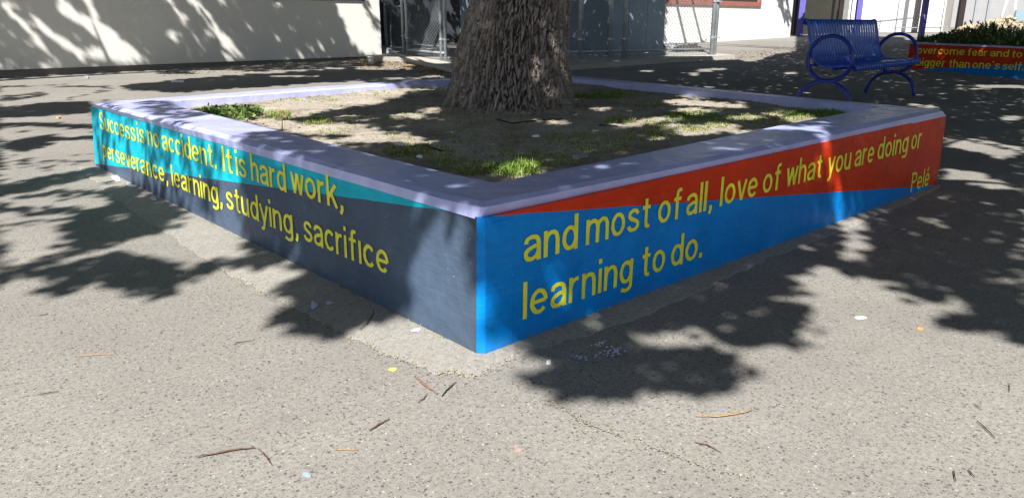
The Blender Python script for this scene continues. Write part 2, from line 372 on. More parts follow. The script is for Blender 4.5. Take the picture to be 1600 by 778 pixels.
def wall_quad(name, A0, B0, A1, B1, mat, inset=0.07):
    """one face of the planter as a slab with real thickness: outer face A0-B0 (foot) to A1-B1 (paint line)"""
    A0, B0, A1, B1 = map(Vector, (A0, B0, A1, B1)); t = (B0-A0).normalized(); cen = Vector(((Nb+Fb)/2)); n = Vector((-t.y, t.x, 0))
    if (cen-A0).dot(n) < 0: n = -n
    V = []; F = []; nx = 40; nz = 6
    for i in range(nx+1):
        for k in range(nz+1):
            a = A0.lerp(A1, k/nz); b = B0.lerp(B1, k/nz); p = a.lerp(b, i/nx)
            if 0 < i < nx and k < nz: p = p + n*(math.sin(i*1.7+k*0.9)*0.0003+math.sin(i*0.6+2)*0.0004)
            if k == 0: p = p + Vector((0, 0, -0.03))
            V.append(p)
    for i in range(nx):
        for k in range(nz):
            a = i*(nz+1)+k; F.append((a, a+nz+1, a+nz+2, a+1))
    b = len(V); back = [A0+n*inset+Vector((0, 0, -0.03)), B0+n*inset+Vector((0, 0, -0.03)), B1+n*inset, A1+n*inset]; V += back
    c = [0, nx*(nz+1), nx*(nz+1)+nz, nz]
    F += [(b, b+3, b+2, b+1), tuple([c[0], b, b+1]+[c[1]]) , (c[3], c[2], b+2, b+3), (c[0], c[3], b+3, b), (c[1], b+1, b+2, c[2])]
    o = from_py(name, [v-PO for v in V], F, mat, planter, True); uvset(o, A0, B0)
    bm = bmesh.new(); bm.from_mesh(o.data); bmesh.ops.recalc_face_normals(bm, faces=bm.faces); bm.to_mesh(o.data); bm.free()
    o.data.polygons.foreach_set('use_smooth', [i < nx*nz for i in range(len(o.data.polygons))])
    return o
# the near corner is cut by a narrow blue chamfer
tL = Vector(Lb-Nb).normalized(); tR = Vector(Rb-PR).normalized()
cw = 0.014
NbL = Vector(Nb)+tL*0.002; NbR = Vector(PR); NmL = Vector(Nm)+tL*0.002; NmR = Vector(PRt)
w = wall_quad("painted_wall", NbL, Lb, NmL, Lm, m_left); tag(w, "slate grey wall with a teal wedge along its upper edge")
w = wall_quad("painted_wall", NbR, Rb, NmR, Rm, m_right); tag(w, "bright blue wall with a red wedge along its upper edge")
w = wall_quad("painted_wall", Lb, Fb, Lm, Fm, m_lav); tag(w, "plain lavender wall on the far left side")
w = wall_quad("painted_wall", Rb, Fb, Rm, Fm, m_lav); tag(w, "plain lavender wall on the far right side")
cs = MB(); cs.prism(loc([NbL+Vector((0, 0, -.03)), NbR+Vector((0, 0, -.03)), NbR+Vector((0, .06, -.03)), NbL+Vector((.03, .06, -.03))]), loc([NmL, NmR, NmR+Vector((0, .06, 0)), NmL+Vector((.03, .06, 0))]))
o = cs.build("corner_strip", m_strip, planter); uvset(o, Nb, Rb); tag(o, "narrow bright blue strip down the near corner")
# slightly proud render patch next to the corner (vertical seam)
sA = Vector(Nb)+tR*0.045; s1 = Vector(on_plane(801, 540, PR, Rb)); 
pn = Vector((tR.y, -tR.x, 0))
pA0 = NbR+tR*0.001; pB0 = Vector(Nb)+tR*((s1-Vector(Nb)).dot(tR)); pB0.z = 0
a, b_ = NbR+tR*0.0005, NbR+tR*(s1-NbR).dot(tR)
pm = MB(); hz = 0.345
pm.prism(loc([a+Vector((0, 0, -.02)), b_+Vector((0, 0, -.02)), b_-pn*0.02+Vector((0, 0, -.02)), a-pn*0.02+Vector((0, 0, -.02))][::1]),
         loc([a+Vector((0, 0, hz)), b_+Vector((0, 0, hz)), b_-pn*0.02+Vector((0, 0, hz)), a-pn*0.02+Vector((0, 0, hz))]))
dlean = float((NmR-NbR).dot(pn))
for i in (0, 1, 4, 5): pm.V[i] = tuple(Vector(pm.V[i])+pn*(0.0014+(dlean*hz/zm if i > 3 else 0)))
o = pm.build("corner_render_patch", m_strip, planter, bevel=0.002); uvset(o, Nb, Rb)

# lavender rim: chamfer ring, top ring, inner face ring
def lerp3(a, b, t): return np.array(a)*(1-t)+np.array(b)*t
outer = [Nm, Rm, Fm, Lm]; topo = [top_near, top_R, top_F, top_L]; inn = [in_N, in_R, in_F, in_L]
def rounded_ring(ring, r, seg=4):
    out = []
    for i in range(4):
        p = Vector(ring[i]); a = (Vector(ring[i-1])-p).normalized(); b = (Vector(ring[(i+1) % 4])-p).normalized()
        p0 = p+a*r; p1 = p+b*r
        for k in range(seg+1):
            t = k/seg; out.append((p0*(1-t)**2+p*2*t*(1-t)+p1*t*t))
    return out
def dens(ring, m=26):
    """split the four long sides so that the rim can wander a little"""
    out = []; n = len(ring)
    for i in range(n):
        a, b = ring[i], ring[(i+1) % n]; out.append(a)
        if (b-a).length > 1.0:
            for k in range(1, m): out.append(a.lerp(b, k/m))
    return out
R0 = dens(rounded_ring([Nm+np.array([-.002, -.002, -.004]), Rm+np.array([.002, -.002, -.004]), Fm+np.array([.002, .002, -.004]), Lm+np.array([-.002, .002, -.004])], 0.022))
R1 = dens(rounded_ring(topo, 0.03)); R2 = dens(rounded_ring(inn, 0.02))
R1b = [p.lerp(q, 0.10)+Vector((0, 0, 0.0025)) for p, q in zip(R1, R2)]; R2b = [q.lerp(p, 0.06)+Vector((0, 0, 0.0015)) for p, q in zip(R1, R2)]
R1a = [p.lerp(q, 0.12)-Vector((0, 0, 0.004)) for p, q in zip(R1, R0)]
R3 = [Vector((q.x, q.y, ZS-0.06)) for q in R2]; R2c = [q-Vector((0, 0, 0.008)) for q in R2]
rings = [R0, R1a, R1b, R2b, R2c, R3]; n = len(R0); V = []
for k, r in enumerate(rings):
    for i, p in enumerate(r):
        j = Vector((random.uniform(-1, 1), random.uniform(-1, 1), random.uniform(-1, 1)*0.5))*0.0009 if k < 5 else Vector()
        V.append(p+j+Vector((0, 0, 0.003*math.sin(i*0.23+k)*(1 if 0 < k < 4 else 0)))-PO)
F = [(k*n+i, k*n+(i+1) % n, (k+1)*n+(i+1) % n, (k+1)*n+i) for k in range(len(rings)-1) for i in range(n)]
rim = from_py("rim", V, F, m_lav, planter, False); uv = rim.data.uv_layers.new(name='UVMap')
for l in rim.data.loops:
    p = rim.data.vertices[l.vertex_index].co; uv.data[l.index].uv = (p.x+p.y, 0.3+p.z*0.1)
tag(rim, "lavender painted concrete rim with worn inner edge")

# ------------------------------------------------------------------ lettering
def _arc(cx, cy, rx, ry, a0, a1, n=16):
    return [(cx+rx*math.cos(math.radians(a0+(a1-a0)*k/n)), cy+ry*math.sin(math.radians(a0+(a1-a0)*k/n))) for k in range(n+1)]
def _cr(P, m=4):
    out = []; P = [np.array(p, float) for p in P]
    for i in range(len(P)-1):
        p0, p1, p2, p3 = P[max(i-1, 0)], P[i], P[i+1], P[min(i+2, len(P)-1)]
        for k in range(m):
            t = k/m; out.append(tuple(0.5*((2*p1)+(p2-p0)*t+(2*p0-5*p1+4*p2-p3)*t*t+(3*p1-p0-3*p2+p3)*t**3)))
    return out+[tuple(P[-1])]
_s = [(.445, .53), (.385, .62), (.26, .655), (.13, .61), (.09, .52), (.14, .43), (.27, .37), (.41, .30), (.455, .20), (.39, .10), (.26, .065), (.12, .10), (.055, .20)]
_arch = lambda x: _cr([(x, .40), (x+.05, .57), (x+.20, .652), (x+.33, .60), (x+.38, .44)])+[(x+.38, 0)]
_e = _arc(.29, .36, .22, .29, 0, 318, 22)
GL = {   # centre lines of the sign writer's strokes: x-height .72, ascender 1
 'a': [_cr([(.075, .50), (.12, .61), (.28, .655), (.43, .60), (.475, .46)])+[(.475, 0)], _cr([(.475, .41), (.30, .385), (.12, .31), (.075, .20), (.13, .09), (.27, .065), (.41, .13), (.475, .26)])],
 'b': [[(.075, 0), (.075, 1)], _arc(.28, .36, .21, .29, 0, 360, 24)], 'c': [_arc(.29, .36, .22, .29, 40, 320, 20)],
 'd': [_arc(.27, .36, .20, .29, 0, 360, 24), [(.475, 0), (.475, 1)]], 'e': [_e, [(.07, .365), (.51, .365)]],
 '\u00e9': [_e, [(.07, .365), (.51, .365)], [(.22, .84), (.36, 1.02)]],
 'f': [[(.17, 0)]+_cr([(.17, .70), (.185, .87), (.26, .93), (.37, .93)]), [(.01, .655), (.36, .655)]],
 'g': [_arc(.27, .36, .20, .29, 0, 360, 24), [(.475, .72)]+_cr([(.475, .0), (.44, -.14), (.28, -.20), (.09, -.15)])],
 'h': [[(.075, 0), (.075, 1)], _arch(.075)], 'i': [[(.075, 0), (.075, .72)], [(.075, .86), (.075, 1.0)]], '\u0131': [[(.075, 0), (.075, .72)]],
 'k': [[(.075, 0), (.075, 1)], [(.46, .72), (.10, .28)], [(.22, .44), (.49, 0)]], 'l': [[(.075, 0), (.075, 1)]],
 'm': [[(.075, 0), (.075, .72)], _arch(.075), _arch(.455)], 'n': [[(.075, 0), (.075, .72)], _arch(.075)], 'o': [_arc(.29, .36, .22, .29, 0, 360, 26)],
 'p': [[(.075, -.27), (.075, .72)], _arc(.28, .36, .21, .29, 0, 360, 24)], 'r': [[(.075, 0), (.075, .72)], _cr([(.075, .38), (.12, .56), (.22, .64), (.35, .65)])],
 's': [_cr(_s, 3)], 'S': [[(x*1.22, (y-.065)*.87/.59+.065) for x, y in _cr(_s, 3)]],
 't': [[(.17, .92)]+_cr([(.17, .25), (.185, .11), (.24, .065), (.34, .065)]), [(.01, .655), (.35, .655)]],
 'u': [[(.075, .72)]+_cr([(.075, .28), (.12, .12), (.25, .065), (.39, .13), (.455, .30)]), [(.455, 0), (.455, .72)]],
 'v': [[(.05, .72), (.26, .02)], [(.47, .72), (.26, .02)]], 'w': [[(.05, .72), (.20, .02)], [(.36, .70), (.20, .02)], [(.36, .70), (.52, .02)], [(.67, .72), (.52, .02)]],
 'y': [[(.05, .72), (.27, .05)], [(.48, .72), (.27, .05)]+_cr([(.235, -.08), (.18, -.185), (.05, -.20)])],
 'I': [[(.085, 0), (.085, 1)]], 'P': [[(.085, 0), (.085, 1)], [(.085, .93)]+_cr([(.33, .93), (.49, .87), (.54, .715), (.49, .56), (.33, .495)])+[(.085, .495)]],
 '.': [[(.085, 0), (.085, .16)]], ',': [[(.095, .15), (.095, .02), (.03, -.13)]], "'": [[(.08, 1.0), (.06, .78)]],
}
def lettering(body, A, B, s0, s1, z, asc, origin, parent, off=0.0016, mat=m_yel, slope=0.0, w=.128, top=None):
    """a painted word of ribbon strokes: s0..s1 along the face A->B, baseline height z, ascender height asc"""
    strokes = []; pen = 0.0
    for ch in body:
        if ch in 'ftvwy' and pen > 0: pen -= .025
        st = GL[ch]; xs_ = [p[0] for q in st for p in q]; lo_, hi_ = min(xs_)-w/2, max(xs_)+w/2
        strokes += [[(p[0]-lo_+pen, p[1]) for p in q] for q in st]; gap = .095 if ch not in 'rtfvwyk' else .05
        pen += hi_-lo_+gap
    pen -= gap
    t = Vector((B[0]-A[0], B[1]-A[1], 0)).normalized(); nrm = Vector((t.y, -t.x, 0))
    if nrm.dot(Vector(EYE)-Vector(A)) < 0: nrm = -nrm
    Lf = np.linalg.norm((np.array(B)-np.array(A))[:2]); dA = dB = 0.0
    if top is not None: dA = float((Vector(top[0])-Vector(A)).dot(nrm)); dB = float((Vector(top[1])-Vector(B)).dot(nrm))
    V = []; F = []
    for q_i, q in enumerate(strokes):
        P = [np.array(p) for p in q]; closed = len(P) > 8 and np.linalg.norm(P[0]-P[-1]) < 1e-6; b = len(V); n_ = len(P)
        for i, p in enumerate(P):
            a = P[i-1] if i > 0 else (P[-2] if closed else p); c = P[i+1] if i < n_-1 else (P[1] if closed else p)
            d1 = p-a; d2 = c-p; d1 = d1/(np.linalg.norm(d1) or 1); d2 = d2/(np.linalg.norm(d2) or 1); d = d1+d2; d /= (np.linalg.norm(d) or 1)
            nn = np.array([-d[1], d[0]]); cosv = max(.6, abs(np.dot(nn, np.array([-d2[1], d2[0]])) if np.linalg.norm(d2) > 0 else 1))
            hw = w/2/cosv*(0.86+0.14*abs(d[1]))
            for sg in (-1, 1):
                x, y_ = p+nn*hw*sg*(1+.07*math.sin(i*1.9+q_i*2.3+sg)+.05*math.sin(i*.7+pen))
                s = s0+(s1-s0)*x/pen; zz = z+slope*(s-s0)+y_*asc
                ln = (dA+(dB-dA)*s/Lf)*zz/zm if top is not None else 0.0
                v = Vector(A)+t*s+nrm*(off+q_i*0.00006+ln)-Vector(origin); v.z = zz-origin[2]; V.append(v)
        for i in range(n_-1): F.append((b+2*i, b+2*i+1, b+2*i+3, b+2*i+2))
    o = from_py("painted_word", V, F, mat, parent); return o
RW = [("and", 816, 900.4, .2185, .099), ("most", 913.4, 1015.5, .2195, .099), ("of", 1026, 1064, .220, .099), ("all,", 1070.5, 1111, .2205, .099), ("love", 1123.5, 1182, .2215, .099), ("of", 1190.3, 1219, .222, .099), ("what", 1227, 1284, .2225, .099), ("you", 1292, 1328.5, .223, .099), ("are", 1335, 1365, .225, .099), ("doing", 1370.5, 1418.5, .228, .099), ("or", 1423.8, 1440, .2305, .099)]
yl = lambda x: 405.7+(x-819)*(231.6-405.7)/(1436-819)
tRn = (Rb-PR)/np.linalg.norm(Rb-PR); tLn = (Lb-Nb)/np.linalg.norm(Lb-Nb)
def sR(x, y): return float((on_plane(x, y, PR, Rb)-PR)@tRn)
def sL(x, y): return float((on_plane(x, y, Nb, Lb)-Nb)@tLn)
for wd, a, b, z, asc in RW:
    lettering(wd, PR, Rb, sR(a, yl(a)), sR(b, yl(b)), z, asc, PO, planter, off=0.0022, top=(PRt, Rm))
y2 = lambda x: 494.5+(x-817)*(398.3-494.5)/(1095.5-817)
for wd, a, b in (("learning", 815.7, 986.5), ("to", 999, 1037), ("do.", 1046.3, 1095.5)):
    lettering(wd, PR, Rb, sR(a, y2(a)), sR(b, y2(b)), .064, .103, PO, planter, off=0.0022, top=(PRt, Rm))
lettering("Pelé", PR, Rb, sR(1421.9, 299), sR(1450, 290.5), .021, .094, PO, planter, off=0.0022, top=(PRt, Rm))
ll1 = lambda x: 203.3+(x-156.6)*(324.8-203.3)/(528.7-156.6)
LW = [("Success", 154, 210, .240), ("is", 213, 224, .245), ("no", 229, 247.5, .248), ("accident.", 252, 336.7, .250), ("It", 346.5, 363.4, .252), ("is", 367.5, 383.5, .2535), ("hard", 391, 446, .255), ("work,", 453.5, 535.5, .262)]
for wd, a, b, z in LW:
    lettering(wd, Nb, Lb, sL(a, ll1(a)), sL(b, ll1(b)), z, .100, PO, planter, off=0.0022, top=(Nm, Lm))
ll2 = lambda x: 247.6+(x-162)*(429-247.6)/(605-162)
LX = [("perseverance,", 161, 263, .074), ("learning,", 269, 348, .085), ("studying,", 354, 467, .092), ("sacrif\u0131ce", 475, 608.4, .100)]
for wd, a, b, z in LX:
    s0, s1 = sL(a, ll2(a)), sL(b, ll2(b)); sl_ = -0.0115
    lettering(wd, Nb, Lb, s0, s1, .116+sl_*(s0-.40), .100, PO, planter, off=0.0022, slope=sl_, top=(Nm, Lm))

# ------------------------------------------------------------------ footing, soil
foot_px = [(120, 262), (150, 287), (189, 319), (266, 369), (340, 418), (400, 452), (440, 472), (490, 497), (535, 521), (600, 552), (679, 582), (744, 588), (778, 574), (813, 553), (870, 538), (924, 523), (1025, 487), (1130, 438), (1200, 405), (1290, 372), (1380, 335), (1475, 292)]
fp = []
for i in range(len(foot_px)-1):
    for k in range(8):
        t = k/8; fp.append((foot_px[i][0]*(1-t)+foot_px[i+1][0]*t, foot_px[i][1]*(1-t)+foot_px[i+1][1]*t))
fp.append(foot_px[-1])
ou = [Z(x, y) for x, y in fp]; cen = (Nb+Fb)/2
V = []; F = []
for i, p in enumerate(ou):
    jit = 0.006*math.sin(i*2.1)+0.005*math.sin(i*0.83+1)+random.uniform(-.005, .005)
    d = cen-p; d[2] = 0; d /= np.linalg.norm(d)
    q = p+d*jit; V += [(q[0], q[1], 0.0005), (q[0]+d[0]*0.012, q[1]+d[1]*0.012, 0.006), (p[0]+d[0]*0.45, p[1]+d[1]*0.45, 0.009)]
for i in range(len(ou)-1):
    a = i*3; F += [(a, a+3, a+4, a+1), (a+1, a+4, a+5, a+2)]
o = from_py("footing_ground", V, F, m_foot, None, True); tag(o, kind='structure')

def hash_noise(x, y, s=1.0):
    return (np.sin(x*3.1*s+1.3*np.sin(y*2.3*s))+np.sin(y*4.3*s+2+1.7*np.sin(x*1.9*s))+np.sin((x+y)*7.7*s+np.sin(x*5*s))*0.6)/2.6
TC = None
def soil_h(x, y):
    return ZS + 0.012*hash_noise(x, y) + 0.005*hash_noise(x, y, 4.1)
nx = ny = 150; xs = np.linspace(0, 1, nx)
U, Vv = np.meshgrid(xs, xs, indexing='ij')
c4 = [np.array(in_N)+[-.02, -.02, 0], np.array(in_R)+[.02, -.02, 0], np.array(in_F)+[.02, .02, 0], np.array(in_L)+[-.02, .02, 0]]
PX = (1-U)*(1-Vv)*c4[0][0]+U*(1-Vv)*c4[1][0]+U*Vv*c4[2][0]+(1-U)*Vv*c4[3][0]
PY = (1-U)*(1-Vv)*c4[0][1]+U*(1-Vv)*c4[1][1]+U*Vv*c4[2][1]+(1-U)*Vv*c4[3][1]
PZ = soil_h(PX, PY)+rng.normal(0, 0.0022, PX.shape)
i, j = np.meshgrid(np.arange(nx-1), np.arange(nx-1), indexing='ij'); a = (i*nx+j).ravel()
o = np_mesh("soil_ground", np.stack([PX, PY, PZ], -1).reshape(-1, 3), np.stack([a, a+nx, a+nx+1, a+1], -1), m_soil, smooth=True); tag(o, kind='structure')

# ------------------------------------------------------------------ the big tree
tb = [(176, 690, 902), (168, 694, 900), (150, 702, 897), (130, 706, 893.5), (100, 712, 890), (60, 722, 890), (30, 731, 891), (0, 739, 893), (-60, 750, 894), (-120, 757, 893)]
front = Z(797, 176, ZS); hd = np.array([front[0], front[1]]); hd /= np.linalg.norm(hd)
D0 = np.linalg.norm(front[:2]); cdist = D0+0.37
tcen = hd*cdist; zs_, cs_, rs_ = [], [], []
for y, xl, xr in tb:
    # edge rays meet the tangent of the cylinder; lateral offset measured in the plane through the centre
    Pl = on_plane(xl, y, (*tcen, 0), (tcen[0]-hd[1], tcen[1]+hd[0], 0)); Pr = on_plane(xr, y, (*tcen, 0), (tcen[0]-hd[1], tcen[1]+hd[0], 0))
    z = (Pl[2]+Pr[2])/2; c = (Pl+Pr)/2; r = np.linalg.norm((Pr-Pl)[:2])/2*0.985
    zs_.append(z); cs_.append(c[:2]); rs_.append(r)
zs_[0] = ZS-0.06
o_ = np.argsort(zs_); zs_ = np.array(zs_)[o_]; rs_ = np.array(rs_)[o_]; cx_ = np.array([cs_[k][0] for k in o_]); cy_ = np.array([cs_[k][1] for k in o_])
print("trunk z", zs_, "r", rs_, tcen)
ztop = 2.7
zs2 = np.append(zs_, [1.9, ztop]); rs2 = np.append(rs_, [rs_[-1]*.97, rs_[-1]*.98]); cx2 = np.append(cx_, [cx_[-1], cx_[-1]]); cy2 = np.append(cy_, [cy_[-1], cy_[-1]])
NTH, NZ = 620, 430
zv = np.concatenate([np.linspace(ZS-0.06, 1.35, NZ-60), np.linspace(1.36, ztop, 60)])
TH, ZZ = np.meshgrid(np.linspace(0, 2*np.pi, NTH, endpoint=False), zv, indexing='ij')
def worley(u, v, per):
    """u periodic with integer period per; returns F1, F2"""
    iu = np.floor(u).astype(int); iv = np.floor(v).astype(int)
    f1 = np.full(u.shape, 9.0); f2 = np.full(u.shape, 9.0); idr = np.zeros(u.shape)
    for du in (-1, 0, 1):
        for dv in (-1, 0, 1):
            a = iu+du; b = iv+dv; h = (np.mod(a, per)*73856093) ^ (b*19349663); h = (h ^ (h >> 13))*1274126177 & 0x7fffffff
            r1 = (h % 1009)/1009.0; r2 = ((h//1009) % 1013)/1013.0
            d = np.hypot(a+0.14+0.72*r1-u, (b+r2-v)*0.78)
            nf = d < f1; f2 = np.where(nf, f1, np.minimum(f2, d)); f1 = np.where(nf, d, f1); idr = np.where(nf, r1, idr)
    return f1, f2, idr
per = 62
warp = 0.55*np.sin(ZZ*5.1+3*np.sin(TH*2))+0.16*np.sin(ZZ*27+TH*19+2*np.sin(TH*7))+0.10*np.sin(ZZ*71+TH*41)+0.07*np.sin(ZZ*143+TH*67)
u = TH/(2*np.pi)*per+warp
v = ZZ*12.0+0.9*np.sin(TH*13)+0.9*np.sin(TH*37+1)+0.06*np.sin(TH*300+ZZ*60)
f1, f2, idr = worley(u, v, per)
edge = np.clip((f2-f1-0.03)/0.26, 0, 1); edge = edge*edge*(3-2*edge)
g1, g2, _ = worley(u*2+0.2*np.sin(ZZ*90), v*4.2+5, per*2); e2 = np.clip((g2-g1)/0.35, 0, 1)
depth = (edge-1)*0.027 + (e2-1)*0.0055*edge + (idr-.5)*0.016*edge + rng.normal(0, 0.0007, u.shape)
base = np.interp(ZZ, zs2, rs2)
flare = np.exp(-np.clip(ZZ-ZS, 0, 9)/0.10)
base = base + flare*0.02*(np.sin(TH*5+1)+0.7*np.sin(TH*9)) + 0.012*np.sin(TH*3+ZZ*1.3)*np.clip((ZZ-ZS)*3, 0, 1)
rr = base+depth+0.008
X = np.interp(ZZ, zs2, cx2)+rr*np.cos(TH); Y = np.interp(ZZ, zs2, cy2)+rr*np.sin(TH)
tree = empty("plane_tree", (float(tcen[0]), float(tcen[1]), ZS)); tag(tree, "big broad tree with thick furrowed bark growing inside the lavender rimmed planter", "tree")
TO = np.array(tree.location)
Vt = np.stack([X-TO[0], Y-TO[1], ZZ-TO[2]], -1).reshape(-1, 3)
i, j = np.meshgrid(np.arange(NTH), np.arange(NZ-1), indexing='ij'); a = (i*NZ+j).ravel(); b = (((i+1) % NTH)*NZ+j).ravel()
trunk = np_mesh("trunk", Vt, np.stack([a, b, b+1, a+1], -1), m_bark, tree, smooth=False)
at = trunk.data.attributes.new('furrow', 'FLOAT', 'POINT'); at.data.foreach_set('value', np.clip(1-edge*1.35, 0, 1).astype(np.float32).ravel())

# ------------------------------------------------------------------ facade geometry (positions only; built further down)
FA, FB = G(0, 122), G(597, 91)
fdir = (FB-FA)[:2]/np.linalg.norm((FB-FA)[:2])
print("facade", FA, FB)

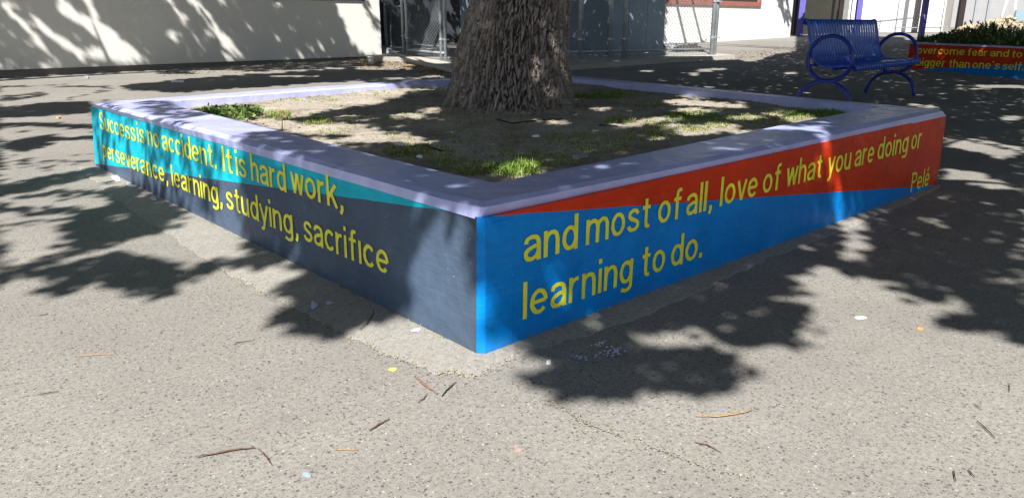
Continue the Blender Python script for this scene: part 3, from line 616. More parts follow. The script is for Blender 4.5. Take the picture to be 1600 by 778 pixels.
# ------------------------------------------------------------------ shade pattern -> leaf positions
def E_(cx, cy, rx, ry, v, ang=0): return ('E', cx, cy, rx, ry, v, ang)
def P_(pts, v): return ('P', pts, v)
def L_(pts, w, v): return ('L', pts, w, v)
S = 0.997
ops = [
 P_([(0, 95), (1130, 62), (1240, 55), (1600, 60), (1600, 345), (1463, 292), (1478, 180), (900, 118), (700, 118), (142, 163), (148, 262), (0, 300)], .0),
 # between the facade and the planter, left
 P_([(235, 105), (600, 93), (600, 104), (420, 112), (250, 118)], .8), P_([(190, 135), (260, 128), (330, 121), (420, 116), (600, 104), (715, 108), (715, 124), (480, 140), (300, 146), (205, 142)], .93),
 E_(340, 113, 45, 3, .2), E_(600, 108, 45, 3, .3), E_(640, 103, 30, 3, .1), E_(460, 120, 40, 2, .3),
 P_([(0, 116), (75, 114), (65, 123), (0, 126)], .6), P_([(0, 152), (70, 145), (74, 151), (0, 160)], .85), L_([(0, 137), (60, 134), (170, 137)], 2.5, .6), L_([(110, 155), (190, 138)], 2.5, .6),
 P_([(0, 170), (60, 164), (140, 158), (143, 178), (80, 182), (0, 186)], .93), L_([(0, 196), (60, 195), (145, 199)], 5, .9), L_([(0, 208), (45, 205)], 3, .6),
 L_([(0, 229), (60, 219), (145, 215)], 4, .9), P_([(0, 226), (50, 214), (82, 211), (78, 226), (35, 237), (15, 234)], .9), P_([(10, 242), (60, 254), (140, 240), (146, 252), (80, 266), (30, 258)], .45),
 P_([(0, 290), (90, 273), (155, 262), (170, 272), (110, 283), (60, 296), (0, 305)], .9), L_([(0, 327), (60, 330), (120, 326)], 8, .75), L_([(25, 352), (80, 346), (120, 346)], 7, .6), L_([(100, 305), (150, 304), (215, 300)], 10, .85), L_([(0, 313), (60, 306), (120, 293), (170, 286)], 4, .55),
 P_([(250, 361), (206, 373), (167, 386), (113, 395), (118, 379), (98, 366), (108, 342), (141, 329), (180, 318), (165, 300), (218, 288), (257, 305), (292, 331), (272, 350)], .93), E_(188, 339, 20, 6, .5, -10), E_(230, 305, 14, 4, .5), E_(150, 352, 12, 4, .5),
 L_([(0, 428), (40, 411), (110, 397), (190, 378)], 6, .85), L_([(20, 405), (90, 385), (120, 378)], 4, .5),
 P_([(51, 462), (64, 459), (108, 458), (123, 444), (180, 447), (218, 458), (247, 465), (270, 458), (296, 440), (326, 422), (345, 412), (321, 408), (283, 424), (262, 412), (231, 402), (185, 394), (144, 402), (98, 413), (40, 420), (0, 426), (0, 435), (26, 429), (90, 428), (85, 439)], S),
 E_(150, 440, 22, 5, .3, -12), L_([(292, 436), (340, 412), (380, 409)], 9, .75),
 P_([(446, 450), (464, 434), (480, 427), (500, 432), (531, 442), (583, 470), (620, 492), (608, 499), (583, 504), (557, 514), (539, 523), (514, 528), (490, 525), (464, 509), (431, 512), (425, 500), (436, 488), (459, 480), (454, 468), (440, 458)], S),
 P_([(396, 384), (434, 396), (446, 410), (410, 420), (377, 425), (351, 415), (385, 399)], .75),
 # left painted face
 P_([(142, 165), (372, 232), (400, 388), (160, 262)], .30), L_([(243, 195), (255, 300)], 14, .8), L_([(190, 182), (200, 275)], 6, .5), L_([(312, 220), (320, 330)], 10, .6), L_([(395, 245), (412, 390)], 34, .93), L_([(290, 215), (297, 320)], 5, .6), L_([(155, 175), (162, 255)], 5, .5),
 P_([(410, 248), (650, 312), (644, 380), (622, 450), (617, 496), (430, 400)], .96), E_(458, 398, 10, 16, .3), L_([(497, 290), (500, 345)], 7, .5), L_([(550, 312), (553, 345)], 5, .6), L_([(650, 340), (655, 372)], 6, .5), L_([(667, 338), (668, 366)], 8, .8), L_([(742, 338), (742, 392)], 10, .8),
 P_([(618, 480), (632, 478), (632, 500), (618, 497)], .9),
 # rim, left wall
 P_([(215, 163), (262, 160), (330, 184), (290, 192), (240, 180)], .85), L_([(165, 160), (180, 175)], 7, .7), E_(300, 200, 30, 3, .4, 15), P_([(374, 222), (423, 209), (473, 215), (514, 233), (569, 246), (637, 264), (735, 283), (770, 284), (752, 330), (700, 326), (600, 293), (540, 277), (480, 256), (430, 240)], .95),
 E_(425, 223, 14, 2.5, .1, 8), E_(560, 262, 20, 3.5, .2, 8), E_(645, 276, 18, 3, .35, 8), E_(718, 297, 26, 5, .05, 3), E_(610, 284, 14, 2.5, .3, 10), E_(500, 243, 18, 2.5, .35, 10), E_(455, 231, 16, 2, .4, 10),
 ] + [E_(600+k*19, 302+k*5.2, 4.5, 7, .05, 15) for k in range(8)] + [
 E_(733, 332, 8, 8, .05), E_(773, 329, 10, 3, .1, -10), E_(775, 312, 14, 3, .5, -5),
 # rim and face, right wall
 P_([(765, 284), (1372, 167), (1480, 168), (1480, 182), (766, 340)], .96), E_(950, 265, 28, 3.2, .05, -3), E_(1118, 229, 38, 2.6, .1, 2), E_(1140, 238, 26, 2.6, .1, 8), E_(1232, 207, 56, 4.5, .03, 2), E_(1275, 214, 16, 5, .05, 30), E_(1125, 246, 5, 5, .1), E_(1200, 228, 10, 5, .2), E_(1178, 234, 5, 4, .3),
 P_([(746, 340), (1480, 180), (1465, 293), (800, 548), (757, 440), (746, 380)], .94), P_([(744, 392), (759, 392), (762, 465), (776, 508), (797, 532), (800, 546), (758, 557), (744, 557)], .05),
 L_([(862, 425), (888, 470), (918, 518)], 30, .45), L_([(866, 430), (888, 470), (912, 515)], 26, .05), L_([(1279, 200), (1295, 262), (1320, 352)], 26, .42), L_([(1281, 205), (1297, 262), (1320, 350)], 24, .0), L_([(1256, 280), (1276, 360)], 16, .05), L_([(1190, 315), (1206, 358)], 10, .3), L_([(1135, 360), (1162, 405)], 16, .5), L_([(880, 400), (900, 440)], 12, .7), L_([(835, 440), (860, 500)], 6, .75), L_([(1230, 225), (1240, 260)], 5, .6),
 # soil
 P_([(285, 165), (700, 118), (905, 122), (1372, 170), (768, 284)], .93), P_([(385, 150), (440, 146), (600, 140), (660, 136), (590, 156), (540, 162), (450, 176), (400, 172)], .1), E_(500, 192, 100.0, 9.0, .1, 3), E_(430, 184, 62.5, 9.0, .12, 5), E_(590, 206, 62.5, 9.0, .12, -3), E_(640, 176, 32.5, 6.0, .15), E_(672, 167, 17.5, 4.5, .3), E_(500, 212, 32.5, 7.5, .25, 10), E_(640, 210, 37.5, 6.0, .2), E_(545, 178, 43.8, 4.5, .6), E_(350, 172, 50.0, 13.5, .35), E_(560, 219, 15.0, 4.5, .5),
 E_(1105, 155, 68.8, 6.0, .1, 3), E_(1020, 181, 50.0, 6.8, .1, -3), E_(975, 188, 25.0, 4.5, .15), E_(1100, 195, 62.5, 9.0, .12, -3), E_(1165, 175, 31.2, 5.2, .15), E_(1258, 178, 35.0, 7.5, .15, 3), E_(1180, 201, 42.5, 6.0, .2), E_(998, 203, 11.2, 3.0, .2), E_(1028, 208, 15.0, 3.0, .2), E_(941, 163, 17.5, 3.8, .2), E_(866, 183, 25.0, 4.5, .25), E_(815, 258, 37.5, 13.5, .2), E_(850, 236, 12.5, 4.5, .4), E_(975, 228, 12.5, 4.5, .5), E_(1085, 166, 37.5, 4.5, .4), E_(1215, 168, 20.0, 4.5, .3), E_(1050, 190, 25.0, 3.8, .4),
 # rim of the far walls
 P_([(240, 148), (708, 117), (708, 134), (275, 166)], .08), P_([(560, 126), (708, 122), (708, 134), (600, 136)], .8), P_([(892, 117), (1480, 168), (1372, 172), (892, 134)], .93), E_(1092, 144, 30, 5, .08, 4), E_(1160, 152, 14, 4, .4, 4), E_(1120, 138, 40, 1.8, .3, 4), E_(1440, 166, 30, 2, .4, 3),
 # yard behind, right
 P_([(892, 96), (1140, 94), (1180, 98), (1212, 86), (1262, 78), (1330, 70), (1420, 75), (1600, 60), (1600, 200), (1480, 168), (892, 118)], .95), E_(1010, 112, 12, 1.5, .2), E_(1112, 110, 26, 2.2, .2, -4), E_(1236, 115, 14, 1.5, .2), E_(1085, 117, 14, 1.2, .3), E_(1560, 136, 48, 3.5, .1, 1), E_(1520, 140, 30, 1.5, .3), E_(1340, 130, 18, 1.5, .3), E_(1395, 131, 14, 1.2, .3), E_(1330, 62, 60, 4, .4), E_(1400, 82, 30, 4, .5), E_(1400, 66, 40, 3, .2),
 # right of the planter
 P_([(1476, 170), (1600, 170), (1600, 345), (1463, 292)], .95), E_(1580, 185, 22, 4, .12), P_([(1474, 213), (1531, 218), (1600, 230), (1600, 243), (1560, 253), (1544, 244), (1502, 233), (1473, 229)], .03), L_([(1474, 213), (1530, 222), (1600, 238)], 2.5, .85),
 P_([(1466, 262), (1497, 264), (1546, 273), (1600, 298), (1600, 303), (1560, 296), (1517, 290), (1470, 281)], .18),
 P_([(1290, 372), (1463, 292), (1600, 300), (1600, 537), (1589, 537), (1573, 529), (1545, 508), (1517, 487), (1502, 470), (1490, 455), (1478, 463), (1458, 472), (1435, 470), (1418, 460), (1410, 440), (1374, 436), (1350, 428), (1340, 415), (1365, 400), (1358, 382), (1350, 354), (1330, 362)], .96),
 E_(1466, 348, 22, 5, .15, 20), E_(1434, 366, 16, 5, .2, 20), E_(1565, 368, 18, 6, .15, 12), E_(1592, 398, 14, 7, .1), E_(1588, 440, 24, 7, .05, 10), E_(1426, 432, 15, 5, .12), E_(1525, 397, 11, 5, .5), E_(1470, 448, 24, 6, .35, 25), E_(1480, 310, 18, 4, .6), E_(1545, 315, 26, 4, .6, 12), E_(1395, 330, 14, 3, .4), E_(1570, 335, 20, 4, .65, 10),
 E_(1500, 505, 29, 11, S, 8), P_([(1290, 366), (1345, 343), (1362, 352), (1352, 375), (1362, 398), (1342, 406), (1306, 402), (1318, 384), (1286, 378)], .03), L_([(1285, 404), (1330, 420), (1378, 432)], 15, .92),
 P_([(805, 541), (1000, 466), (1290, 357), (1315, 366), (1321, 381), (1300, 399), (1280, 414), (1254, 427), (1236, 443), (1246, 463), (1252, 492), (1244, 515), (1228, 535), (1185, 540), (1144, 545), (1108, 536), (1090, 520), (1057, 506), (1021, 522), (995, 514), (977, 525), (980, 543), (1006, 543), (1031, 548), (1070, 553), (1103, 548), (1134, 558), (1157, 568), (1160, 588), (1134, 600), (1096, 614), (1057, 607), (1044, 594), (1024, 574), (1013, 577), (1026, 599), (1011, 620), (964, 617), (928, 620), (882, 620), (856, 604), (820, 592), (828, 581), (887, 584), (851, 566), (851, 553)], S),
 E_(1163, 489, 13, 9, .05), E_(1140, 448, 20, 6, .08, -15), L_([(885, 522), (940, 503), (1015, 484)], 10, .15), E_(1080, 504, 12, 4, .3), E_(1160, 512, 36, 5, .35, -4), E_(950, 580, 8, 12, .55), E_(862, 578, 20, 5, .4), E_(1045, 543, 26, 5, .35), E_(1290, 385, 6, 4, .4),
 E_(1050, 527, 62, 13, .02, -6), E_(1110, 538, 40, 9, .02, 8), E_(1000, 535, 24, 8, .02), E_(950, 500, 34, 6, .05, -14),
 # trunk
 P_([(690, 176), (739, -50), (893, -50), (902, 176)], .97), E_(836, 118, 9, 18, .15, 10), E_(848, 52, 6, 16, .3), E_(872, 148, 14, 8, .35), E_(722, 88, 7, 26, .3, 15), E_(822, 10, 4, 10, .4), E_(846, 145, 8, 10, .3),
 # facade, left
 P_([(0, -60), (600, -60), (600, 92), (0, 124)], .95), L_([(95, 10), (150, 45), (205, 92)], 22, .12), L_([(120, -20), (160, 38), (225, 97)], 13, .08), L_([(15, 20), (60, 62), (95, 104)], 13, .25), L_([(55, 36), (130, 88)], 13, .25), L_([(0, 5), (20, 12)], 14, .5), E_(175, 88, 55, 12, .08, 10), E_(272, 57, 13, 9, .15, 50), L_([(255, -10), (290, 35), (322, 84)], 8, .5), L_([(300, -5), (345, 55), (372, 92)], 17, .45), L_([(330, 45), (350, 88)], 5, .6), L_([(374, 18), (393, 48)], 7, .1), E_(347, 3, 9, 8, .1), L_([(450, 32), (462, 48)], 5, .4), L_([(500, 70), (510, 88)], 6, .4), L_([(462, 76), (472, 90)], 6, .4), L_([(425, 50), (440, 66)], 7, .6), E_(432, 6, 5, 7, .4),
 P_([(515, -10), (535, 38), (558, 75), (572, 90), (600, 90), (600, -10)], .0), L_([(560, -10), (590, 42)], 10, .7), E_(60, 106, 40, 6, .5),
 # enclosure and beyond
 P_([(600, -60), (1037, -60), (1037, 96), (600, 96)], .90), E_(665, 60, 7, 26, .2, -8), L_([(975, 0), (1005, 50), (1015, 80)], 9, .35), L_([(962, 20), (972, 70)], 7, .5),
 P_([(1037, -60), (1240, -60), (1240, 62), (1037, 88)], .0), P_([(1200, -20), (1216, -20), (1236, 55), (1226, 58), (1212, 30)], .75),
 P_([(1245, 30), (1380, 25), (1445, 100), (1430, 158), (1245, 165)], .97), E_(1345, 90, 30, 3, .2), P_([(1413, 62), (1600, 75), (1600, 125), (1413, 110)], .97), P_([(1465, 30), (1600, 20), (1600, 74), (1465, 68)], .55),
 P_([(1325, -60), (1395, -60), (1395, 50), (1325, 50)], .93),
]
MW, MH, MOY = 801, 430, 80       # half resolution mask, covers y from -80
def raster(ops):
    yy, xx = np.meshgrid((np.arange(MH)*2-MOY).astype(float), np.arange(MW)*2.0, indexing='ij')
    wob = 2.2*np.sin(xx*0.11+2*np.sin(yy*0.13))+2.2*np.sin(yy*0.21+2*np.sin(xx*0.07)); k = np.clip((yy-200)/250, 0.0, 1.0)
    xw = xx+wob*k*1.2; yw = yy+1.3*np.sin(xx*0.19+yy*0.1)*k*1.5
    m = np.zeros(xx.shape)
    for op in ops:
        if op[0] == 'E':
            _, cx, cy, rx, ry, v, an = op; a = math.radians(an); dx = xw-cx; dy = yw-cy
            ins = ((dx*math.cos(a)+dy*math.sin(a))/rx)**2+((-dx*math.sin(a)+dy*math.cos(a))/ry)**2 < 1
        elif op[0] == 'P':
            pts = op[1]; v = op[2]; ins = np.zeros(xx.shape, bool); n = len(pts)
            for i in range(n):
                x1, y1 = pts[i]; x2, y2 = pts[(i+1) % n]
                if y1 == y2: continue
                c = ((y1 > yw) != (y2 > yw)) & (xw < (x2-x1)*(yw-y1)/(y2-y1)+x1); ins ^= c
        else:
            _, pts, w, v = op; ins = np.zeros(xx.shape, bool)
            for (x1, y1), (x2, y2) in zip(pts[:-1], pts[1:]):
                L2 = (x2-x1)**2+(y2-y1)**2; t = np.clip(((xx-x1)*(x2-x1)+(yy-y1)*(y2-y1))/L2, 0, 1)
                ins |= np.hypot(xx-x1-t*(x2-x1), yy-y1-t*(y2-y1)) < w/2
        m[ins] = v
    return m
# stray sun flecks inside the large shade areas
flecks = []
for _k in range(150):
    _x, _y = random.choice(((random.uniform(830, 1240), random.uniform(400, 600)), (random.uniform(1380, 1600), random.uniform(300, 520)), (random.uniform(0, 420), random.uniform(290, 460)), (random.uniform(900, 1600), random.uniform(95, 290))))
    if 1170 < _x < 1480 and _y < 300 and _y > 160 and _x > 0: continue
    if _y < 300 and 700 < _x < 1470 and _y > 150: continue
    _r = random.uniform(2, 6)*(0.5+_y/500); flecks.append((_x, _y, _r*1.8, _r*.35*(0.6+_y/700), random.choice((.1, .35, .5)), random.uniform(-15, 25)))
_m0 = raster(ops)
ops += [E_(*q) for q in flecks if _m0[int((q[1]+MOY)/2), min(800, int(q[0]/2))] > .9]     # only where the place is shaded anyway
mask = raster(ops)
def lookup(P):
    """shade wanted at world points (n,3)"""
    px, py, d = proj(P); ix = np.round(px/2).astype(int); iy = np.round((py+MOY)/2).astype(int)
    ok = (d > 0.2) & (ix >= 0) & (ix < MW) & (iy >= 0) & (iy < MH)
    v = np.full(len(P), -1.0); v[ok] = mask[iy[ok], ix[ok]]; return v
Wdir = np.array([SA, SB, -1.0])
quad = np.array([Nb[:2], Rb[:2], Fb[:2], Lb[:2]])
def inside_quad(x, y):
    r = np.ones(x.shape, bool)
    for i in range(4):
        a = quad[i]; b = quad[(i+1) % 4]; r &= (b[0]-a[0])*(y-a[1])-(b[1]-a[1])*(x-a[0]) > 0
    return r
def first_hit(x, y):
    """trace sun rays that would reach (x, y, 0) and return the first surface point"""
    n = len(x); best = np.zeros((n, 3)); done = np.zeros(n, bool)
    base = np.stack([x, y, np.zeros(n)], -1)
    hs = np.arange(3.0, -0.45, -0.015)
    fn = np.array([-fdir[1], fdir[0]])
    for h in hs:                        # march downwards
        p = base - Wdir*h; X_, Y_ = p[:, 0], p[:, 1]
        hit = (h < terr(X_, Y_)) | ((h < 0.385) & inside_quad(X_, Y_)) | (np.hypot(X_-tcen[0], Y_-tcen[1]) < np.interp(h, zs2, rs2))
        s = (X_-FA[0])*fdir[0]+(Y_-FA[1])*fdir[1]; dd = (X_-FA[0])*fn[0]+(Y_-FA[1])*fn[1]
        hit |= (dd > 0) & (dd < 3)
        new = hit & ~done; best[new] = p[new]; done |= new
        if done.all(): break
    best[~done] = base[~done]; return best
def make_leaves():
    zones = [((0.0, 0.0, 7.0, 6.5), 0.048, 5.5), ((-2, 6.5, 12, 19), 0.085, 4.4), ((7, -3, 26, 6.5), 0.085, 4.4), ((12, 6.5, 26, 19), 0.12, 3.8), ((0, -3, 7, 0), 0.06, 2.6), ((-2, 0, 0, 6.5), 0.06, 2.6)]
    Ps, Ss = [], []
    for (x0, y0, x1, y1), ls, lam in zones:
        area = (x1-x0)*(y1-y0); A = ls*ls*0.62; n = int(area*lam/A)
        x = rng.uniform(x0, x1, n); y = rng.uniform(y0, y1, n)
        hp = first_hit(x, y); am = 0.035 if ls < .05 else .02
        jj = np.stack([hash_noise(x*6.1, y*6.1, 1.9)+rng.normal(0, .45, n), hash_noise(y*5.7, x*5.7, 2.3)+rng.normal(0, .45, n), np.zeros(n)], -1)*am; v = lookup(hp+jj)
        # outside the frame: carry on with a natural broken canopy on the far side, open sky on the near side
        pxx, py, d = proj(hp); off = v < 0
        far = off & (d > 1.6) & ((py < 455) | ((pxx > 1500) & (py < 530))) & (hash_noise(x, y, 0.9) > -0.35); v[off] = 0.0; v[far] = 0.75
        clump = 0.5+0.5*hash_noise(x*2.1, y*2.1, 1.7)
        v = np.where(v >= .9, .996, v); want = -np.log(1-np.clip(v, 0, .996))/lam
        mid = (v > .12) & (v < .82); want = np.where(mid, want*np.where(clump > (1-v), 2.0, 0.12), want)
        keep = rng.uniform(0, 1, n) < np.clip(want, 0, 1)
        keep &= v > .2
        x, y = x[keep], y[keep]
        h = 3.75+0.45*hash_noise(x, y, 0.8)+rng.normal(0, 0.18, len(x)); h = np.clip(h, 3.0, 5.5) + (2.0 if y0 > 6 and x0 < 0 else 0)
        if x0 < 7:                       # unseen second leaf layer added to darken the shade, only well inside it
            n2 = int(area*1.5/0.0040); xx = rng.uniform(x0, x1, n2); yy = rng.uniform(y0, y1, n2); ok = np.ones(n2, bool)
            for dx, dy in ((0, 0), (.14, 0), (-.14, 0), (0, .14), (0, -.14)): ok &= lookup(first_hit(xx+dx, yy+dy)) > .9
            xx, yy = xx[ok], yy[ok]; h2 = 6.2+1.0*hash_noise(xx, yy, 0.5)+rng.normal(0, .6, len(xx))
            Ps.append(np.stack([xx-SA*h2, yy-SB*h2, h2], -1)); Ss.append(np.full(len(xx), 0.085))
        Ps.append(np.stack([x-SA*h, y-SB*h, h], -1)); Ss.append(np.full(len(x), ls))
    return np.concatenate(Ps), np.concatenate(Ss)
LP, LS = make_leaves(); print("leaves", len(LP))
def leaf_mesh(name, P, S_, parent, origin):
    n = len(P); yaw = rng.uniform(0, 6.283, n); tilt = rng.normal(0, 0.45, n); roll = rng.normal(0, 0.45, n)
    ax = np.stack([np.cos(yaw), np.sin(yaw), np.sin(tilt)], -1); ay = np.stack([-np.sin(yaw), np.cos(yaw), np.sin(roll)], -1)
    s = S_*rng.uniform(0.7, 1.3, n); L1 = ax*(s*0.72)[:, None]; W1 = ay*(s*0.42)[:, None]
    Pc = P-np.array(origin)
    V = np.stack([Pc-L1, Pc-L1*0.1-W1, Pc+L1, Pc-L1*0.1+W1], 1).reshape(-1, 3); a = np.arange(n)*4
    o = np_mesh(name, V, np.stack([a, a+1, a+2, a+3], -1), m_leaf, parent); o['kind'] = 'stuff'; return o
# three trees carry these leaves: the one in the planter, one beside the building (out of frame) and the one in the far planter
t2 = np.array([-1.2, 11.0]); _q0, _q1 = G(1416, 107), G(1600, 123.5); _n = np.array([-( _q1-_q0)[1], (_q1-_q0)[0]]); _n /= np.linalg.norm(_n); _n = _n if _n@_q0[:2] > 0 else -_n; t3p = on_plane(1600, 70, _q0+np.append(_n*1.25, 0), _q1+np.append(_n*1.25, 0)); t3 = t3p[:2]+np.array([.12, -.05])
print('t3', t3)
d1 = np.hypot(LP[:, 0]-tcen[0], LP[:, 1]-tcen[1]); d2 = np.hypot(LP[:, 0]-t2[0], LP[:, 1]-t2[1]); d3 = np.hypot(LP[:, 0]-t3[0], LP[:, 1]-t3[1])
own = np.argmin(np.stack([d1*0.8, d2, d3]), 0)
def limbs(name, root_pt, r0, ends, parent, origin):
    for e in ends:
        e = np.array(e, float); p0 = np.array(root_pt, float); pts = []; rad = []
        m1 = p0+(e-p0)*0.35+np.array([0, 0, 0.45]); m2 = p0+(e-p0)*0.7+np.array([0, 0, 0.35])
        for k in range(13):
            t = k/12; q = (1-t)**3*p0+3*t*(1-t)**2*m1+3*t*t*(1-t)*m2+t**3*e
            q = q+np.array([math.sin(k*1.9)*.05, math.cos(k*1.3)*.05, 0])*(0 if k == 0 else 1); pts.append(q-origin); rad.append(r0*(1-t)**0.8+0.012)
        mb = MB(); mb.tube(pts, rad, 9)
        for k in (4, 6, 8, 10):
            b0 = Vector(pts[k]); dr = Vector((random.uniform(-1, 1), random.uniform(-1, 1), random.uniform(0.05, .5))).normalized()*random.uniform(.6, 1.2)
            mb.tube([b0, b0+dr*0.5+Vector((0, 0, .06)), b0+dr], [rad[k]*.55, rad[k]*.35, .008], 6)
        mb.build("branch", m_bark, parent, True)
leaf_mesh("crown", LP[own == 0], LS[own == 0], tree, tree.location)
top1 = np.array([cx2[-1], cy2[-1], ztop-0.12])
sel = LP[own == 0]; ends = []
for k in range(7):
    an = 2*math.pi*k/7+2.6; q = sel[rng.integers(0, len(sel), 400)]; sc_ = (q[:, 0]-tcen[0])*math.cos(an)+(q[:, 1]-tcen[1])*math.sin(an)
    ends.append(q[np.argsort(sc_)[-60]])
limbs("branch", top1, 0.20, ends, tree, np.array(tree.location))
def other_tree(pos, r, label, idx, ends_n=5, h=3.0, lean=(0, 0)):
    zb = float(terr(*pos)); t = empty("shade_tree", (pos[0], pos[1], zb)); tag(t, label, "tree")
    mb = MB(); pts = []; rad = []
    for k in range(14):
        f = k/13; pts.append((lean[0]*f+0.02*math.sin(k), lean[1]*f+0.02*math.cos(k*1.3), f*h-0.05)); rad.append(r*(1-0.35*f)*(1+0.25*math.exp(-f*14)))
    mb.tube(pts, rad, 20); o = mb.build("trunk", m_bark, t, True)
    q = LP[own == idx]
    if len(q):
        leaf_mesh("crown", q, LS[own == idx], t, t.location)
        ee = []
        for k in range(ends_n):
            an = 2*math.pi*k/ends_n; s_ = (q[:, 0]-pos[0])*math.cos(an)+(q[:, 1]-pos[1])*math.sin(an); ee.append(q[np.argsort(s_)[int(len(q)*.93)]])
        limbs("branch", np.array([pos[0]+lean[0], pos[1]+lean[1], zb+h-0.15]), r*0.5, ee, t, np.array(t.location))
    return t
other_tree(t2, 0.22, "tree beside the cream building, leaning out over the yard beyond the left edge", 1)

# ------------------------------------------------------------------ buildings and enclosure
def vwall(mb, A, B, z0, z1, th=0.15, mi=0, side=1):
    """vertical slab standing on segment A-B, thickness away from the camera"""
    A = np.array([A[0], A[1]]); B = np.array([B[0], B[1]]); t = (B-A)/np.linalg.norm(B-A); n = np.array([-t[1], t[0]])
    if n@A < 0: n = -n
    q = [A, B, B+n*th, A+n*th]; mb.prism([(*p, z0) for p in q], [(*p, z1) for p in q], mi)
WH = 3.4
bld = empty("school_building", (float(FB[0]), float(FB[1]), float(FB[2]))); tag(bld, "long cream stucco school building behind the planter at the upper left", "building")
BO = Vector(bld.location)
def shift(mb, O=None):
    O = O or BO
    mb.V = [tuple(Vector(v)-O) for v in mb.V]; return mb
A_far = FA - np.append(fdir*7, 0)
dn = np.array([-fdir[1], fdir[0]])             # away from the camera
zbase_a = on_plane(0, 110, FA, FB)[2]; zbase_b = on_plane(590, 88, FA, FB)[2]
print('plinth z', zbase_a, zbase_b, FA[2], FB[2])
mb = MB(); zl = lambda s: zbase_a+(zbase_b-zbase_a)*s
LA = A_far[:2]; LB = FB[:2]; Ltot = np.linalg.norm(LB-LA)
za = zbase_a-(zbase_b-zbase_a)*7/np.linalg.norm((FB-FA)[:2])
winA, winB = on_plane(388, -3.2, FA, FB), on_plane(566, -4.0, FA, FB)
# wall as pieces around the window opening
sA = float((winA[:2]-LA)@fdir); sB = float((winB[:2]-LA)@fdir); zsill = (winA[2]+winB[2])/2
def seg(s0, s1, z0, z1, th=0.25, off=0.0):
    a = LA+fdir*s0-dn*off; b = LA+fdir*s1-dn*off; q = [a, b, b+dn*th, a+dn*th]
    return [(*q[0], z0(s0) if callable(z0) else z0), (*q[1], z0(s1) if callable(z0) else z0), (*q[2], z0(s1) if callable(z0) else z0), (*q[3], z0(s0) if callable(z0) else z0)], [(*p, z1) for p in q]
zbf = lambda s: za+(zbase_b-za)*s/Ltot
mb.prism(*seg(0, sA, zbf, WH)); mb.prism(*seg(sB, Ltot, zbf, WH)); mb.prism(*seg(sA, sB, zbf, zsill+0.0)); mb.prism(*seg(sA, sB, zsill+1.1, WH))
shift(mb).build("wall", m_stucco, bld)
mb = MB(); mb.prism(*seg(0, Ltot-0.02, lambda s: -0.3, 1.0)); mb.V = [(x+dn[0]*0.05, y+dn[1]*0.05, min(z, zbf(((np.array([x, y])-LA)@fdir))-0.0) if z > 0.5 else z) for x, y, z in mb.V]
shift(mb).build("foundation", m_found, bld)
mb = MB(); 
for q in (seg(sA-.03, sB+.03, zsill-0.045, zsill+0.012, 0.2, 0.03), seg(sA, sA+.05, zsill, zsill+1.1, 0.1, -0.06), seg(sB-.05, sB, zsill, zsill+1.1, 0.1, -0.06), seg(sA, sB, zsill+1.05, zsill+1.1, 0.1, -.06)): mb.prism(*q)
wf = shift(mb).build("window_frame", m_door, bld)
mb = MB(); mb.prism(*seg(sA+.05, sB-.05, zsill+.012, zsill+1.05, 0.02, -.1)); mb.V = [tuple(Vector(v)-BO) for v in mb.V]; mb.build("window_glass", m_glass, wf)
# eave and side wall of the recess
mb = MB(); mb.prism(*seg(-.2, Ltot+.3, WH, WH+.25, 6.0, 0.35)); shift(mb).build("roof_slab", m_found, bld)
side0 = FB[:2]; side1 = FB[:2]+dn*3.0
mb = MB(); q = [side0, side1, side1-fdir*0.2, side0-fdir*0.2]; q = [side0+dn*.26, side1, side1-fdir*0.2, side0+dn*.26-fdir*0.2]
mb.prism([(*p, -.2) for p in q], [(*p, WH) for p in q]); shift(mb).build("side_wall", m_stucco, bld)

# service recess: dark back wall with doors, then the grey sheet block
K0, K1 = G(950, 90), G(1036, 85.5)
back0 = side1; back1 = back0 + fdir*9.0
rec = empty("service_room", (float(back0[0]), float(back0[1]), 0)); tag(rec, "dark recessed service room wall with grey doors behind the chain link gates", "building")
RO = Vector(rec.location)
mb = MB(); vwall(mb, back0, back1, -.2, WH, .2); shift(mb, RO).build("back_wall", m_door, rec)
dt = fdir
for k, (s0, s1) in enumerate(((0.5, 1.5), (1.9, 3.0), (4.2, 5.2), (5.6, 6.6))):
    mb = MB(); a = back0+dt*s0-dn*.05; b = back0+dt*s1-dn*.05; vwall(mb, a, b, 0.15, 2.3, .045); dd = shift(mb, RO).build("door", m_bluegrey if k % 2 == 0 else m_door, rec)
    mb = MB(); c = back0+dt*(s1-.12)-dn*.08; mb.box((c[0], c[1], 1.2), (.02, .02, .06)); shift(mb, RO).build("door_handle", m_galv, dd)
blk = empty("utility_shed", (float(K0[0]), float(K0[1]), float(K0[2]))); tag(blk, "blue grey sheet clad utility shed behind the chain link fence right of the trunk", "shed")
KO = Vector(blk.location); kd = (K1-K0)[:2]; kl = np.linalg.norm(kd); kd /= kl; kn = np.array([-kd[1], kd[0]])
def vbox(mb, A, d, n_, s0, s1, d0, d1, z0, z1):
    q = [A+d*s0+n_*d0, A+d*s1+n_*d0, A+d*s1+n_*d1, A+d*s0+n_*d1]; mb.prism([(*p, z0) for p in q], [(*p, z1) for p in q])
zb = float(K0[2])+0.02
for k in range(3):
    mb = MB(); vbox(mb, K0[:2], kd, kn, kl*k/3+.004, kl*(k+1)/3-.004, 0, .05, zb, 2.6); shift(mb, KO).build("sheet_panel", m_bluegrey, blk)
mb = MB(); vbox(mb, K0[:2], kd, kn, 0.01, kl-.01, .06, 3.0, zb-.2, 2.58); shift(mb, KO).build("shed_body", m_bluegrey, blk)
mb = MB(); vbox(mb, K0[:2], kd, kn, -.1, kl+.1, -.08, 3.1, 2.6, 2.7); shift(mb, KO).build("shed_roof", m_found, blk)

